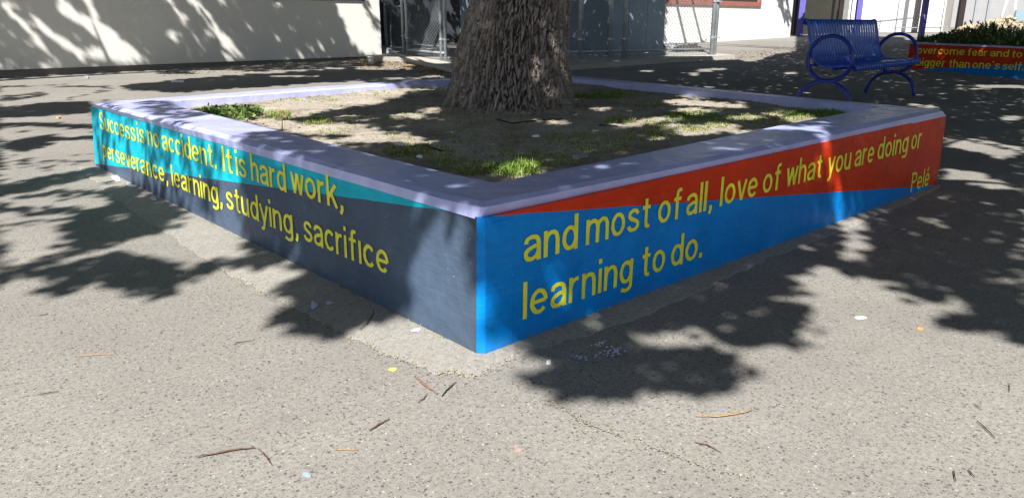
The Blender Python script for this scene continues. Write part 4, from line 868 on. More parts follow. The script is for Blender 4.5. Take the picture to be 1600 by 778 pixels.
# right building
RA_, RB_ = G(1047, 70), G(1234, 58.5)
print('right building', RA_, RB_)
rb = empty("classroom_building", (float(RB_[0]), float(RB_[1]), float(RB_[2]))); tag(rb, "white stucco classroom building with a red framed window at the top centre right", "building")
QO = Vector(rb.location); rd = (RB_-RA_)[:2]; rl = np.linalg.norm(rd); rd /= rl; rn = np.array([-rd[1], rd[0]])
if rn@RA_[:2] < 0: rn = -rn
S0 = RA_[:2]-rd*4; rL = rl+4
zr = lambda: 0
w0, w1, wm = on_plane(1040, 7, RA_, RB_), on_plane(1188, 7.5, RA_, RB_), on_plane(1113, 7, RA_, RB_)
ws0 = float((w0[:2]-S0)@rd)-.6; ws1 = float((w1[:2]-S0)@rd); wsm = float((wm[:2]-S0)@rd); wz = float(w1[2])
zlow = on_plane(1100, 66.5, RA_, RB_)[2]
mb = MB()
vbox(mb, S0, rd, rn, 0, ws0, 0, .3, zlow, 4.2); vbox(mb, S0, rd, rn, ws1, rL, 0, .3, zlow, 4.2); vbox(mb, S0, rd, rn, ws0, ws1, 0, .3, zlow, wz); vbox(mb, S0, rd, rn, ws0, ws1, 0, .3, wz+1.5, 4.2)
vbox(mb, S0, rd, rn, rL-.3, rL, .3, 6, zlow, 4.2)
shift(mb, QO).build("wall", m_stucco2, rb)
mb = MB(); vbox(mb, S0, rd, rn, 0, rL-.02, .03, .3, -.3, zlow); shift(mb, QO).build("foundation", m_found, rb)
mb = MB(); vbox(mb, S0, rd, rn, -.3, rL+.4, -.5, 6, 4.2, 4.5); shift(mb, QO).build("roof_slab", m_found, rb)
for a, b in ((ws0, wsm), (wsm, ws1)):
    mb = MB()
    vbox(mb, S0, rd, rn, a, b, -.04, .12, wz-.06, wz+.06); vbox(mb, S0, rd, rn, a, a+.10, -.03, .12, wz+.061, wz+1.5); vbox(mb, S0, rd, rn, b-.10, b, -.03, .12, wz+.061, wz+1.5); vbox(mb, S0, rd, rn, a+.1, b-.1, -.03, .12, wz+1.42, wz+1.5)
    f_ = shift(mb, QO).build("window_frame", m_redframe, rb)
    mb = MB(); vbox(mb, S0, rd, rn, a+.101, b-.101, .05, .07, wz+.062, wz+1.419); shift(mb, QO).build("window_glass", m_glass, f_)

# raised concrete slab along the enclosure
c_px = [(560, 91), (598, 95), (640, 99), (690, 111)]; d_px = [(890, 110), (960, 105), (1050, 98), (1148, 92)]
cl = [G(*p) for p in c_px]; cr = [G(*p) for p in d_px]
corner = isect(cl[2][:2], cl[3][:2], cr[0][:2], cr[-1][:2]); print('slab corner', corner, cl[3], cr[0])
corner = np.append(corner, terr(*corner))
slab_pts = [cl[0], cl[1], cl[2], cl[3], (corner if 6 < corner[0] < 14 else (cl[3]+cr[0])/2), cr[0], cr[1], cr[2], cr[3]]
mb = MB(); 
bot = [(p[0], p[1], -.2) for p in slab_pts]; bk = [(slab_pts[-1][0]+1.0, slab_pts[-1][1]+3, -.2), (back1[0], back1[1]+.1, -.2), (back0[0], back0[1]+.1, -.2)]
topz = [(p[0], p[1], terr(p[0], p[1])+.07) for p in slab_pts]; tb_ = [(p[0], p[1], float(terr(p[0], p[1]))+.07) for p in bk]
mb.prism(bot+bk, topz+tb_); o = mb.build("slab_pavement", m_conc); tag(o, kind='structure')

# chain link fencing
def chain_panel(A, B, z0, z1, pitch=0.062, r=0.0030, name="chain_link_mesh", parent=None, O=None):
    A = np.array(A[:2], float); B = np.array(B[:2], float); Lh = np.linalg.norm(B-A); t = (B-A)/Lh; n_ = np.array([-t[1], t[0]]); H = z1-z0
    V, F = [], []
    def wire(s0, za_, s1, zb_, off):
        # three sided thin wire
        p0 = np.array([*(A+t*s0+n_*off), za_]); p1 = np.array([*(A+t*s1+n_*off), zb_]); d = p1-p0; d /= np.linalg.norm(d)
        u = np.array([n_[0], n_[1], 0]); v = np.cross(d, u); b = len(V)
        for p in (p0, p1):
            for k in range(3):
                an = 2.094*k; V.append(p+(u*math.cos(an)+v*math.sin(an))*r)
        for k in range(3): F.append((b+k, b+(k+1) % 3, b+3+(k+1) % 3, b+3+k))
    step = pitch*1.25; k = -H
    while k < Lh:
        s0, s1 = max(k, 0), min(k+H, Lh)
        if s1 > s0:
            wire(s0, z0+(s0-k), s1, z0+(s1-k), 0.002); wire(s0, z1-(s0-k), s1, z1-(s1-k), -0.002)
        k += step
    V = [v-(np.array(O) if O is not None else 0) for v in V]
    o = np_mesh(name, np.array(V), np.array(F), m_galvw, parent); o['kind'] = 'stuff'; return o
def post(p, z0, z1, r, mat, parent=None, O=(0, 0, 0), name="post", cap=True):
    mb = MB(); O = Vector(O); mb.tube([Vector((p[0], p[1], z0))-O, Vector((p[0], p[1], z1))-O], r, 14)
    if cap: mb.tube([Vector((p[0], p[1], z1))-O, Vector((p[0], p[1], z1+r*.6))-O], [r*1.15, r*.5], 14)
    return mb.build(name, mat, parent, True)
def fence(name, label, A, B, H, posts, rails=(0.06, 1.0), rpost=.03, cat="fence", clamp=True, pitch=.062, midrail=None):
    z = float((terr(A[0], A[1])+terr(B[0], B[1]))/2)+.06
    f = empty(name, (float(A[0]), float(A[1]), z)); tag(f, label, cat); O = np.array(f.location)
    A = np.array(A[:2]); B = np.array(B[:2]); d = B-A; Lh = np.linalg.norm(d)
    for s in posts: 
        p = A+d*s; po = post(p, z-.06, z+H+.05, rpost, m_galv, f, O)
        if clamp:
            for zz in (0.35, 1.0):
                mb = MB(); mb.tube([Vector((p[0], p[1], z+zz-.015))-Vector(O), Vector((p[0], p[1], z+zz+.015))-Vector(O)], rpost*1.25, 12)
                mb.box(Vector((p[0], p[1], z+zz))-Vector(O)+Vector((0.02, -rpost*1.6, 0)), (.012, .02, .012)); mb.build("clamp", m_galv, po)
    for zz in rails:
        mb = MB(); mb.tube([Vector((*A, z+zz*H))-Vector(O), Vector((*B, z+zz*H))-Vector(O)], .019, 8); mb.build("rail", m_galv, f, True)
    if midrail: 
        mb = MB(); mb.tube([Vector((*A, z+midrail))-Vector(O), Vector((*B, z+midrail))-Vector(O)], .016, 8); mb.build("rail", m_galv, f, True)
    chain_panel(A, B, z+.05, z+H, parent=f, O=O, pitch=pitch); return f
p_a, p_b, p_c, p_d = G(604, 87), G(632, 91), G(636, 92), G(697, 103)
fence("chain_link_fence", "narrow chain link panel fixed to the end of the cream building", p_a, p_b, 2.1, (0.02, 0.98), midrail=.9)
fence("chain_link_gate", "chain link gate between the narrow fence panel and the big trunk", p_c, p_d, 2.1, (0.03, 0.90, 1.0), midrail=1.05, cat="gate")
e0, e1 = G(906, 101), G(1115, 91.5)
pp = [0.0, float(np.linalg.norm((G(953, 99)-e0)[:2])/np.linalg.norm((e1-e0)[:2])), float(np.linalg.norm((G(975, 98)-e0)[:2])/np.linalg.norm((e1-e0)[:2]))]
f_ = fence("chain_link_fence", "long chain link fence from the trunk to the tall end post by the white building", e0-np.append((e1-e0)[:2]*.45, 0), e1, 2.4, [.0]+[(.45+s)/1.45 for s in pp]+[.985, 1.0], rpost=.04, midrail=1.05)
# ledge bar and bundled tarp at the fence foot
def litter_bundle(px, py, w, h, label, mat, cat, seed, name="tarp_bundle"):
    r_ = random.Random(seed); c = G(px, py); bm = bmesh.new(); bmesh.ops.create_icosphere(bm, subdivisions=4, radius=1.0)
    for v in bm.verts:
        p = v.co; k = 1+0.28*math.sin(p.x*7+seed)*math.cos(p.y*9)+0.15*math.sin(p.z*17+p.x*11)+.1*math.sin(p.y*25+p.z*9); v.co = Vector((p.x*w*k, p.y*h*1.3*k, max(p.z*h*k, -0.02)))
    me = bpy.data.meshes.new(name); bm.to_mesh(me); bm.free(); me.polygons.foreach_set('use_smooth', [True]*len(me.polygons))
    o = link(name, me, mat); o.location = (c[0], c[1], float(c[2])+.07); o.rotation_euler = (0, 0, math.atan2(fdir[1], fdir[0])); tag(o, label, cat); return o
m_tarp = simple("grey_tarp", (0.30, 0.30, 0.33), 0.7, .3, 14, .6, .01); m_tarp2 = simple("dark_brown_bundle", (0.07, 0.06, 0.055), 0.8, .4, 18, .6, .01)
litter_bundle(1048, 84, .22, .13, "crumpled grey plastic lying at the fence foot left of the dark bundle", m_tarp, "plastic bag", 3, "plastic_bag")
litter_bundle(1075, 86, .42, .12, "long dark crumpled bundle lying behind the fence below the red window", m_tarp2, "bundle", 5)
litter_bundle(607, 89, .10, .09, "crumpled white bag at the corner of the cream building", m_white, "bag", 9, "plastic_bag")
litter_bundle(693, 86, .08, .06, "small pale crumpled paper inside the gate beside the trunk", m_tarp, "paper", 12, "crumpled_paper")
# white pipe stub at the building corner
c = G(580, 100); mb = MB(); mb.tube([(0, 0, 0), (0, 0, .10)], .045, 12); mb.tube([(0, 0, .10), (0, 0, .125)], [.06, .055], 12); o = mb.build("drain_pipe_stub", m_white, None, True); o.location = c; tag(o, "short white capped pipe stub standing by the cream building corner", "pipe")

# ------------------------------------------------------------------ breezeway and things beyond, right
bw0, bw1 = G(1236, 57.5), G(1335, 52)
bz = empty("breezeway_building", (float(bw1[0]), float(bw1[1]), float(bw1[2]))); tag(bz, "olive walled breezeway with shade painted into its wall colour, between the white classroom and the fenced wall", "building"); ZO = Vector(bz.location)
mb = MB(); vwall(mb, bw0+np.append(rn*.5, 0), bw1+np.append(rn*.5, 0), -.2, 4.2, .3); shift(mb, ZO).build("wall", m_olive, bz)
mb = MB(); vwall(mb, bw0, bw1, 3.6, 4.0, 3.5); shift(mb, ZO).build("roof_slab", m_darkpost, bz)
pA = lambda x, y=0: on_plane(x, y, bw0, bw1)
def slim_post(name, px, base_py, wpx, mat, label, cat="post", top=3.6, square=True, top_px=None):
    b = G(px, base_py); dpt = (b-EYE)@FW; w = wpx/CF*dpt/2; z0 = float(b[2])
    o = empty(name, (float(b[0]), float(b[1]), z0)); tag(o, label, cat)
    mb = MB(); mb.box((0, 0, top/2), (w, w, top/2), Matrix.Rotation(0.74, 3, 'Z')); mb.build("shaft", mat, o, bevel=0.006)
    mb = MB(); mb.box((0, 0, .012), (w*2.0, w*2.0, .012), Matrix.Rotation(0.74, 3, 'Z')); mb.build("base_plate", mat, o)
    return o
slim_post("steel_post", 1240, 56, 6, m_darkpost, "dark post at the corner of the white classroom building")
slim_post("violet_post", 1248, 57, 9, m_violet, "violet post between the white classroom and the bench back")
slim_post("steel_post", 1309, 54, 6, m_darkpost, "black post rising behind the middle of the blue bench")
slim_post("violet_post", 1337, 56, 8, m_violet, "violet post rising behind the right half of the blue bench")
slim_post("violet_post", 1437.5, 66, 7.5, m_violet, "violet post standing just left of the red and blue planter")
slim_post("steel_post", 1428, 52, 7, m_darkpost, "dark brown post left of the violet post at the red planter", top=3.0)
slim_post("steel_post", 1497, 48, 8, m_darkpost, "dark brown post rising behind the shrubs in the far planter", top=3.0)
# bright wall
g0, g1 = G(1322, 51), G(1472, 50)
wv = empty("white_annex", (float(g1[0]), float(g1[1]), float(g1[2]))); tag(wv, "bright white annex wall behind the bench and the violet posts", "building"); WO = Vector(wv.location)
mb = MB(); vwall(mb, g0, g1, -.2, 3.5, .3); shift(mb, WO).build("wall", m_stucco2, wv)
h0, h1 = G(1472, 50), G(1484, 47.5)
mb = MB(); vwall(mb, g1+np.append((g1-g0)[:2]/np.linalg.norm((g1-g0)[:2])*.005, 0), h1, -.2, 3.5, .9); shift(mb, WO).build("end_pier", m_conc, wv)
k0, k1 = G(1324, 54), G(1470, 52.5)
fence("chain_link_fence", "chain link fence in front of the bright white annex wall", k0, k1, 2.4, (0.01, .5, .99), rpost=.02, clamp=False, pitch=.10)
slim_post("fence_post", 1519, 46, 3.2, m_galv, "thin grey fence post right of the dark brown post", top=2.6)
slim_post("fence_post", 1539, 45, 3.6, m_galv, "grey fence post above the tallest shrub of the far planter", top=2.6)
# hanging chain
a = on_plane(1433, 24, G(1428, 52), G(1475, 52)); b = on_plane(1477, 46, G(1428, 52), G(1475, 52)); pts = [a*(1-t)+b*t-np.array([0, 0, .10*math.sin(math.pi*t)]) for t in np.linspace(0, 1, 12)]
mb = MB(); mb.tube([Vector(p) for p in pts], .012, 6); o = mb.build("hanging_chain", m_galv, None, True); tag(o, "pale chain sagging from the dark brown post towards the white annex", "chain")
# far yard: rubble heap, sign board, white masts
def rubble():
    c = G(1572, 47); o = empty("rubble_heap", (float(c[0]), float(c[1]), float(c[2]))); tag(o, "pale yellow rubble heap beyond the far planter at the right edge", "rubble")
    mr = simple("yellow_rubble", (0.42, 0.35, 0.24), .9, .3, 5, .5, .03); mb = MB(); r_ = random.Random(4)
    for k in range(260):
        an = r_.uniform(0, 6.28); q = r_.random()**.6; R_ = Matrix.Rotation(r_.uniform(0, 3), 3, Vector((r_.random(), r_.random(), r_.random())).normalized())
        s = r_.uniform(.04, .12); mb.box((math.cos(an)*q*3.2, math.sin(an)*q*1.6, (1-q)*.45*r_.uniform(.3, 1)+.05), (s, s*.7, s*.5), R_)
    p = mb.build("rubble_pile", mr, o); p['kind'] = 'stuff'
rubble()
def far_wall():
    A = G(1484, 43); B = G(1700, 43); A = A*1.0; mb = MB(); vwall(mb, A, B, -.2, 7, .3)
    m = stucco_mat("pale_grey_block_wall", (0.34, 0.34, 0.345)); o = empty("retaining_wall", (float(A[0]), float(A[1]), 0)); tag(o, "pale grey block wall far beyond the fence posts at the upper right", "wall")
    shift(mb, Vector(o.location)).build("wall_face", m, o)
far_wall()
c = G(1589, 47); _d = (c-EYE)@FW; _w = 8/CF*_d; _z = 20/CF*_d; mb = MB(); mb.box((0, 0, _z), (_w, .04, _w*1.15), Matrix.Rotation(-.6, 3, 'Z')); o = empty("notice_board", (float(c[0]), float(c[1]), float(c[2]))); tag(o, "pale blue blank board standing behind the shrubs at the right edge", "board")
mb.build("panel", m_lblue, o)
for x in (-_w*.6, _w*.6):
    mb = MB(); mb.tube([(x, -x*.68, 0), (x, -x*.68, _z)], .025, 8); mb.build("leg", m_galv, o)
for xa, ya, xb, yb, lb in ((1560, 22, 1576, -6, "slanting white pole leaning over the rubble heap"), (1584, 24, 1588, -6, "upright white pole beside the slanting one at the right edge")):
    A = G(1575, 46); B = A+np.array([RT[0], RT[1], 0]); p0 = on_plane(xa, ya+20, A, B); p1 = on_plane(xb, yb, A, B); mb = MB(); mb.tube([Vector(p0), Vector(p1)], .04, 8); o = mb.build("white_pole", m_white, None, True); tag(o, lb, "pole")

# ------------------------------------------------------------------ second planter
q0, q1 = G(1416, 107), G(1600, 123.5)
d2_ = (q1-q0)[:2]; d2_ /= np.linalg.norm(d2_); n2 = np.array([-d2_[1], d2_[0]]); n2 = n2 if n2@q0[:2] > 0 else -n2
zq = float(q0[2]); zt2 = float(on_plane(1421, 66.5, q0, q1)[2]); zt2b = float(on_plane(1600, 74.0, q0, q1)[2]); print('second planter', q0, q1, zt2, zt2b)
TS = (zt2b-zt2)/float(np.linalg.norm((q1-q0)[:2])); zt2 = (zt2+zt2b)/2; L2_ = 3.4; D2_ = 2.6
pl2 = empty("planter_box", (float(q0[0]), float(q0[1]), zq)); tag(pl2, "red and blue planter with shrubs and a yellow quotation beyond the blue bench", "planter"); QO2 = Vector(pl2.location)
s_end = float((q1-q0)[:2]@d2_)
zA = on_plane(1440, 108, q0, q1)[2]; zB = on_plane(1600, 100, q0, q1)[2]; sA_ = float((on_plane(1440, 108, q0, q1)[:2]-q0[:2])@d2_)
sl2 = (zB-zA)/(s_end-sA_); m_r2 = painted("red_and_blue_far_paint", BLUE, (0.62, 0.045, 0.014), (sl2, zA-sl2*sA_), rough=.5)
def slab2(name, s0, s1, e0_, e1_, z0, z1, mat):
    mb = MB(); vbox(mb, q0[:2], d2_, n2, s0, s1, e0_, e1_, z0, z1)
    mb.V = [(x, y, z + (TS*(float((np.array([x, y])-q0[:2])@d2_)-s_end/2) if z > .3 else 0)) for x, y, z in mb.V]; o = shift(mb, QO2).build(name, mat, pl2)
    uv = o.data.uv_layers.new(name='UVMap')
    for l in o.data.loops:
        p = o.data.vertices[l.vertex_index].co+QO2; uv.data[l.index].uv = (float((np.array([p.x, p.y])-q0[:2])@d2_), p.z)
    return o
zc = zt2-.02
slab2("painted_wall", 0, L2_, 0, .2, -.1, zc, m_r2); slab2("painted_wall", 0, .2, .2, D2_, -.1, zc, m_lav); slab2("painted_wall", L2_-.2, L2_, .2, D2_, -.1, zc, m_lav); slab2("painted_wall", .2, L2_-.2, D2_-.2, D2_, -.1, zc, m_lav)
for a_ in ((-.008, L2_+.008, -.008, .21), (-.008, .21, .21, D2_+.008), (L2_-.21, L2_+.008, .21, D2_+.008), (.21, L2_-.21, D2_-.21, D2_+.008)): slab2("rim", *a_, zc, zt2, m_lav)
slab2("soil_bed", .2, L2_-.2, .2, D2_-.2, .2, zt2-.05, m_soil)
def s2(x, y): return float((on_plane(x, y, q0, q1)[:2]-q0[:2])@d2_)
def z2(x, y): return float(on_plane(x, y, q0, q1)[2])
def row2(words, yfun, asc_px):   # lighter strokes
    for wd, a, b in words:
        z = z2(a, yfun(a)); ze = z2(b, yfun(b)); s0 = s2(a, yfun(a)); s1 = s2(b, yfun(b)); asc = z2(a, yfun(a)-asc_px)-z
        lettering(wd, q0, q1, s0, s1, z, asc, QO2, pl2, off=.004, slope=(ze-z)/(s1-s0), w=.125)
row2([("overcome", 1433, 1507), ("fear", 1511, 1543), ("and", 1546.5, 1576), ("to", 1580, 1596.5)], lambda x: 84+(x-1434)*(90.5-84)/(1596-1434), 11.5)
row2([("bigger", 1431.5, 1477.5), ("than", 1481.5, 1515), ("one's", 1519, 1562), ("self.", 1565.5, 1599)], lambda x: 103.5+(x-1441)*(110.5-103.5)/(1598-1441), 12.5)
# shrubs in the far planter
def leafy(name, center, rx, ry, h, n, size, mat, label, cat, parent=None, lean=.5, seed=1, group=None, narrow=.25, stem=True):
    r = np.random.default_rng(seed); root = empty(name, center); tag(root, label, cat, group)
    an = r.uniform(0, 6.283, n); q = np.sqrt(r.uniform(0, 1, n)); f = r.uniform(0, 1, n)**.8
    bumpy = 1-.25*np.sin(an*3+seed)-.2*np.sin(an*5+2*seed)
    x = np.cos(an)*q*rx*bumpy; y = np.sin(an)*q*ry*bumpy; zmax = h*(1-.55*q**2)*(.75+.25*np.sin(an*4+seed)*np.cos(q*6)); z = f*zmax
    P = np.stack([x, y, z], -1); d = np.stack([np.cos(an)*lean*q+r.normal(0, .35, n), np.sin(an)*lean*q+r.normal(0, .35, n), r.uniform(.35, 1.2, n)], -1); d /= np.linalg.norm(d, axis=1)[:, None]
    s = size*r.uniform(.6, 1.4, n); w = np.cross(d, r.normal(0, 1, (n, 3))); w /= np.linalg.norm(w, axis=1)[:, None]
    a = P; m_ = P+d*(s*.5)[:, None]; t = P+d*s[:, None]+np.array([0, 0, -1])*(s*.15)[:, None]; W_ = w*(s*narrow)[:, None]
    V = np.stack([a, m_-W_, t, m_+W_], 1).reshape(-1, 3); k = np.arange(n)*4
    o = np_mesh("foliage", V, np.stack([k, k+1, k+2, k+3], -1), mat, root); o['kind'] = 'stuff'
    if stem:
        mb = MB()
        for k_ in range(6):
            a_ = k_*1.05; mb.tube([(0, 0, -.02), (math.cos(a_)*rx*.25, math.sin(a_)*ry*.25, h*.35), (math.cos(a_)*rx*.5, math.sin(a_)*ry*.5, h*.6)], [.010*h/.4, .007*h/.4, .003], 5)
        mb.build("stems", m_twig, root)
    return root
sz = zt2-.05
for k, (px, w, hpx, lb) in enumerate(((1482, .30, 17, "low dark shrub at the left end of the far planter"), (1508, .32, 22, "shrub behind the word fear in the far planter"), (1542, .34, 33, "tallest grey green shrub in the far planter, above the word and"), (1572, .30, 24, "rounded shrub between the tallest shrub and the dark trunk"), (1600, .36, 20, "shrub at the foot of the dark trunk, cut by the right edge"))):
    c = on_plane(px, 74, q0+np.append(n2*.75, 0), q1+np.append(n2*.75, 0)); dp = (c-EYE)@FW
    leafy("shrub", (c[0], c[1], sz), w*1.25, w*1.3, hpx/CF*dp*1.25, 1500, .085, m_shrub, lb, "shrub", seed=20+k, narrow=.13, group="shrubs in the far planter")
tt = on_plane(1600, 70, q0+np.append(n2*1.25, 0), q1+np.append(n2*1.25, 0))
other_tree(tt[:2]+np.array([.12, -.05]), 0.15, "dark slim tree trunk growing in the far planter at the right edge", 2, h=3.0, lean=(.0, .0))

# ------------------------------------------------------------------ the bench
bA, bB, bC, bD = G(1327, 176), G(1424, 151), G(1243, 168), G(1356, 143.5)
near_mid = (bA+bC)/2; far_mid = (bB+bD)/2; bx = (far_mid-near_mid)[:2]; bl = float(np.linalg.norm(bx)); bx /= bl
by = np.array([bx[1], -bx[0]])
if by@(bA-bC)[:2] < 0: by = -by
print('bench', near_mid, far_mid, 'len', bl, 'depth', (bA-bC)[:2]@by, (bB-bD)[:2]@by)
bc = (near_mid+far_mid)/2
bench = empty("park_bench", (float(bc[0]), float(bc[1]), float(bc[2]))); tag(bench, "blue metal slatted bench with ring armrests standing behind the planter", "bench")
ang = math.atan2(bx[1], bx[0]); bench.rotation_euler = (0, 0, ang)
fy = -1 if (np.array([-bx[1], bx[0]])@by) < 0 else 1       # local +y or -y is the front
px_m = CF/((bc-EYE)@FW); print('bench px per m', px_m)
ringR = 0.206; legR = 0.245; legH = 0.255; bt = .019
hl = bl/2
for sx in (-hl, hl):
    mb = MB(); mb.tube([(sx, fy*(0.02+ringR*math.cos(a)), legH+ringR+ringR*math.sin(a)) for a in np.linspace(0, 2*math.pi, 40, endpoint=False)], bt, 10, closed=True); mb.build("ring_armrest", m_bench2, bench, True)
    mb = MB(); mb.tube([(sx, fy*(legR*1.05*math.cos(a)), legH*math.sin(a)**.85 if 0 < a < math.pi else 0) for a in np.linspace(0.0, math.pi, 26)], bt, 10); lg = mb.build("arched_leg", m_bench2, bench, True)
    for s_ in (-1, 1):
        mb = MB(); mb.box((sx, fy*legR*1.05*s_, .004), (.035, .035, .004)); mb.build("foot_plate", m_bench2, lg)
prof = [(-.265, .765), (-.285, .785), (-.278, .808), (-.252, .812), (-.235, .788), (-.218, .72), (-.19, .60), (-.16, .50), (-.12, .43), (-.05, .395), (.05, .388), (.15, .398), (.225, .408), (.262, .400), (.272, .375), (.250, .350)]
# smooth the profile
def cr(P, m=4):
    out = []; P = [Vector((0, a, b)) for a, b in P]
    for i in range(len(P)-1):
        p0 = P[max(i-1, 0)]; p1 = P[i]; p2 = P[i+1]; p3 = P[min(i+2, len(P)-1)]
        for k in range(m):
            t = k/m; out.append(0.5*((2*p1)+(p2-p0)*t+(2*p0-5*p1+4*p2-p3)*t*t+(3*p1-p0-3*p2+p3)*t**3))
    return out+[P[-1]]
sp_ = cr(prof, 3); ns = 26; sw = (bl-0.05)/ns
first = None
for k in range(ns):
    x = -bl/2+.025+sw*(k+.5)
    if first is None:
        mb = MB(); V = []; hw = sw*.30; th = .004
        for i_, p in enumerate(sp_):
            a = sp_[max(i_-1, 0)]; b = sp_[min(i_+1, len(sp_)-1)]; t = (b-a).normalized(); nn = Vector((0, -t.z, t.y))
            for dx, dz in ((-hw, -th), (hw, -th), (hw, th), (-hw, th)): q = p+nn*dz; V.append((dx, fy*q.y, q.z))
        F = []
        m_ = len(sp_)
        for i_ in range(m_-1):
            for e_ in range(4): F.append((i_*4+e_, i_*4+(e_+1) % 4, (i_+1)*4+(e_+1) % 4, (i_+1)*4+e_))
        F += [(3, 2, 1, 0), tuple((m_-1)*4+e_ for e_ in range(4))]
        first = from_py("slat", V, F, m_bench, bench); first.location.x = x
        bm = bmesh.new(); bm.from_mesh(first.data); bmesh.ops.recalc_face_normals(bm, faces=bm.faces); bm.to_mesh(first.data); bm.free()
    else:
        o = first.copy(); sc.collection.objects.link(o); o.parent = bench; o.location.x = x
for (y_, z_) in ((-.262, .780), (-.165, .475), (.245, .368), (-.14, .40), (.06, .365)):
    mb = MB(); mb.tube([(-hl, fy*y_, z_), (hl, fy*y_, z_)], .012, 10); mb.build("cross_rail", m_bench2, bench, True)
for sx in (-hl+.022, hl-.022):
    mb = MB(); mb.tube([Vector((sx, fy*p.y, p.z)) for p in sp_[3:-2]], .012, 8); mb.build("end_frame", m_bench, bench, True)

# ------------------------------------------------------------------ grass and weeds in the planter
def tufts(name, centres, mat, blades, hgt, wid, seed, spread=.03, parent=None, origin=(0, 0, 0), kind='stuff'):
    r = np.random.default_rng(seed); C_ = np.repeat(centres, blades, axis=0); n = len(C_)
    an = r.uniform(0, 6.283, n); q = r.uniform(0, spread, n); hh = hgt*r.uniform(.4, 1.3, n)
    base = C_+np.stack([np.cos(an)*q, np.sin(an)*q, -.004*np.ones(n)], -1)
    out = np.stack([np.cos(an), np.sin(an), np.zeros(n)], -1)*(hh*r.uniform(.2, 1.1, n))[:, None]
    w = np.stack([-np.sin(an), np.cos(an), np.zeros(n)], -1)*(wid*r.uniform(.6, 1.3, n))[:, None]
    midp = base+out*.35+np.array([0, 0, 1])*(hh*.65)[:, None]; tip = base+out+np.array([0, 0, 1])*(hh*r.uniform(.5, 1, n))[:, None]
    V = np.stack([base-w, base+w, midp+w*.7, midp-w*.7, tip, tip], 1)[:, :5].reshape(-1, 3)-np.array(origin)
    k = np.arange(n)*5; Q = np.concatenate([np.stack([k, k+1, k+2, k+3], -1)])
    T = np.stack([k+3, k+2, k+4, k+4], -1)
    o = np_mesh(name, V, Q, mat, parent); me = o.data
    # tips as triangles
    bmv = np_mesh(name, V, np.stack([k+3, k+2, k+4], -1), mat, parent); 
    bm = bmesh.new(); bm.from_mesh(me); bm.from_mesh(bmv.data); bm.to_mesh(me); bm.free(); bpy.data.objects.remove(bmv)
    if kind: o['kind'] = kind
    return o
def soil_pts(px, py, rx, ry, n, seed):
    r = np.random.default_rng(seed); out = []
    for _ in range(n):
        a = r.uniform(0, 6.283); q = math.sqrt(r.uniform(0, 1)); x = px+math.cos(a)*q*rx; y = py+math.sin(a)*q*ry; p = Z(x, y, ZS); out.append((p[0], p[1], float(soil_h(p[0], p[1]))))
    return out
sparse = []
for k, (px, py, rx, ry, n) in enumerate([(600, 145, 90, 7, 150), (470, 155, 70, 5, 90), (690, 142, 30, 5, 30), (520, 205, 30, 5, 20), (660, 236, 60, 12, 130), (720, 255, 40, 10, 110), (560, 190, 60, 14, 40), (440, 180, 60, 8, 40), (850, 250, 50, 14, 110), (930, 230, 60, 10, 110), (1000, 215, 60, 9, 110), (1080, 195, 80, 9, 220), (1170, 190, 70, 8, 200), (1110, 178, 70, 5, 120), (950, 150, 60, 6, 160), (1010, 165, 40, 6, 80), (1240, 178, 60, 7, 220), (1310, 172, 40, 5, 160), (900, 215, 50, 10, 60), (790, 210, 120, 14, 70), (820, 238, 60, 8, 60), (1120, 152, 100, 4, 90), (640, 200, 70, 20, 40), (700, 190, 80, 10, 30), (1050, 205, 60, 6, 120)]):
    sparse += soil_pts(px, py, rx, ry, n, 100+k)
sparse = np.array(sparse); quad_i = np.array([in_N[:2], in_R[:2], in_F[:2], in_L[:2]])
keep = np.ones(len(sparse), bool)
for i in range(4):
    a, b = quad_i[i], quad_i[(i+1) % 4]; keep &= ((b[0]-a[0])*(sparse[:, 1]-a[1])-(b[1]-a[1])*(sparse[:, 0]-a[0])) > 0.02
sparse = sparse[keep]; keep = np.hypot(sparse[:, 0]-tcen[0], sparse[:, 1]-tcen[1]) > .42; sparse = sparse[keep]
o = tufts("short_grass", sparse[::2], m_grass, 10, .018, .0018, 5, .03); tag(o, "thin patchy short grass scattered over the soil round the trunk", "grass")
for k, (px, py, rx, ry, h, n, sz_, mt, lb) in enumerate([
    (806, 266, 44, 10, .055, 60, .8, m_lush, "bright green grass clump at the near inner corner of the planter"),
    (748, 268, 26, 7, .035, 30, .8, m_grass, "dull green grass clump left of the bright clump near the corner"),
    (432, 181, 20, 5, .045, 22, 1, m_grass, "small weed tuft right of the dark leafy weed"),
    (492, 192, 20, 6, .045, 22, 1, m_grass, "small weed tuft in the sunlit soil left of the trunk"),
    (640, 236, 36, 7, .035, 34, 1, m_grass, "low grass tuft behind the rim of the left wall, halfway along"),
    (965, 188, 26, 5, .040, 26, 1, m_grass, "grass tuft in the sunlit soil right of the trunk"),
    (935, 150, 40, 5, .050, 44, 1, m_lush, "taller grass tuft beside the right foot of the trunk"),
    (1080, 181, 40, 5, .04, 44, 1, m_lush, "broad grass tuft in the middle of the right half"),
    (1275, 177, 40, 5, .045, 50, 1, m_lush, "sunlit grass tuft at the far right inner corner")]):
    pts = np.array(soil_pts(px, py, rx, ry, n, 300+k)); c0 = pts.mean(0); root = empty("grass_tuft", c0); tag(root, lb, "grass tuft", "grass tufts in the planter")
    o = tufts("blades", pts, mt, 22, h*.62, .0020, 40+k, .03, root, c0, None)
c0 = Z(352, 183, ZS)
leafy("leafy_weed", (c0[0], c0[1], ZS), .19, .14, .060, 1100, .024, m_darkweed, "dark green leafy weed at the left inner corner of the planter", "weed", lean=.9, seed=3, narrow=.40)
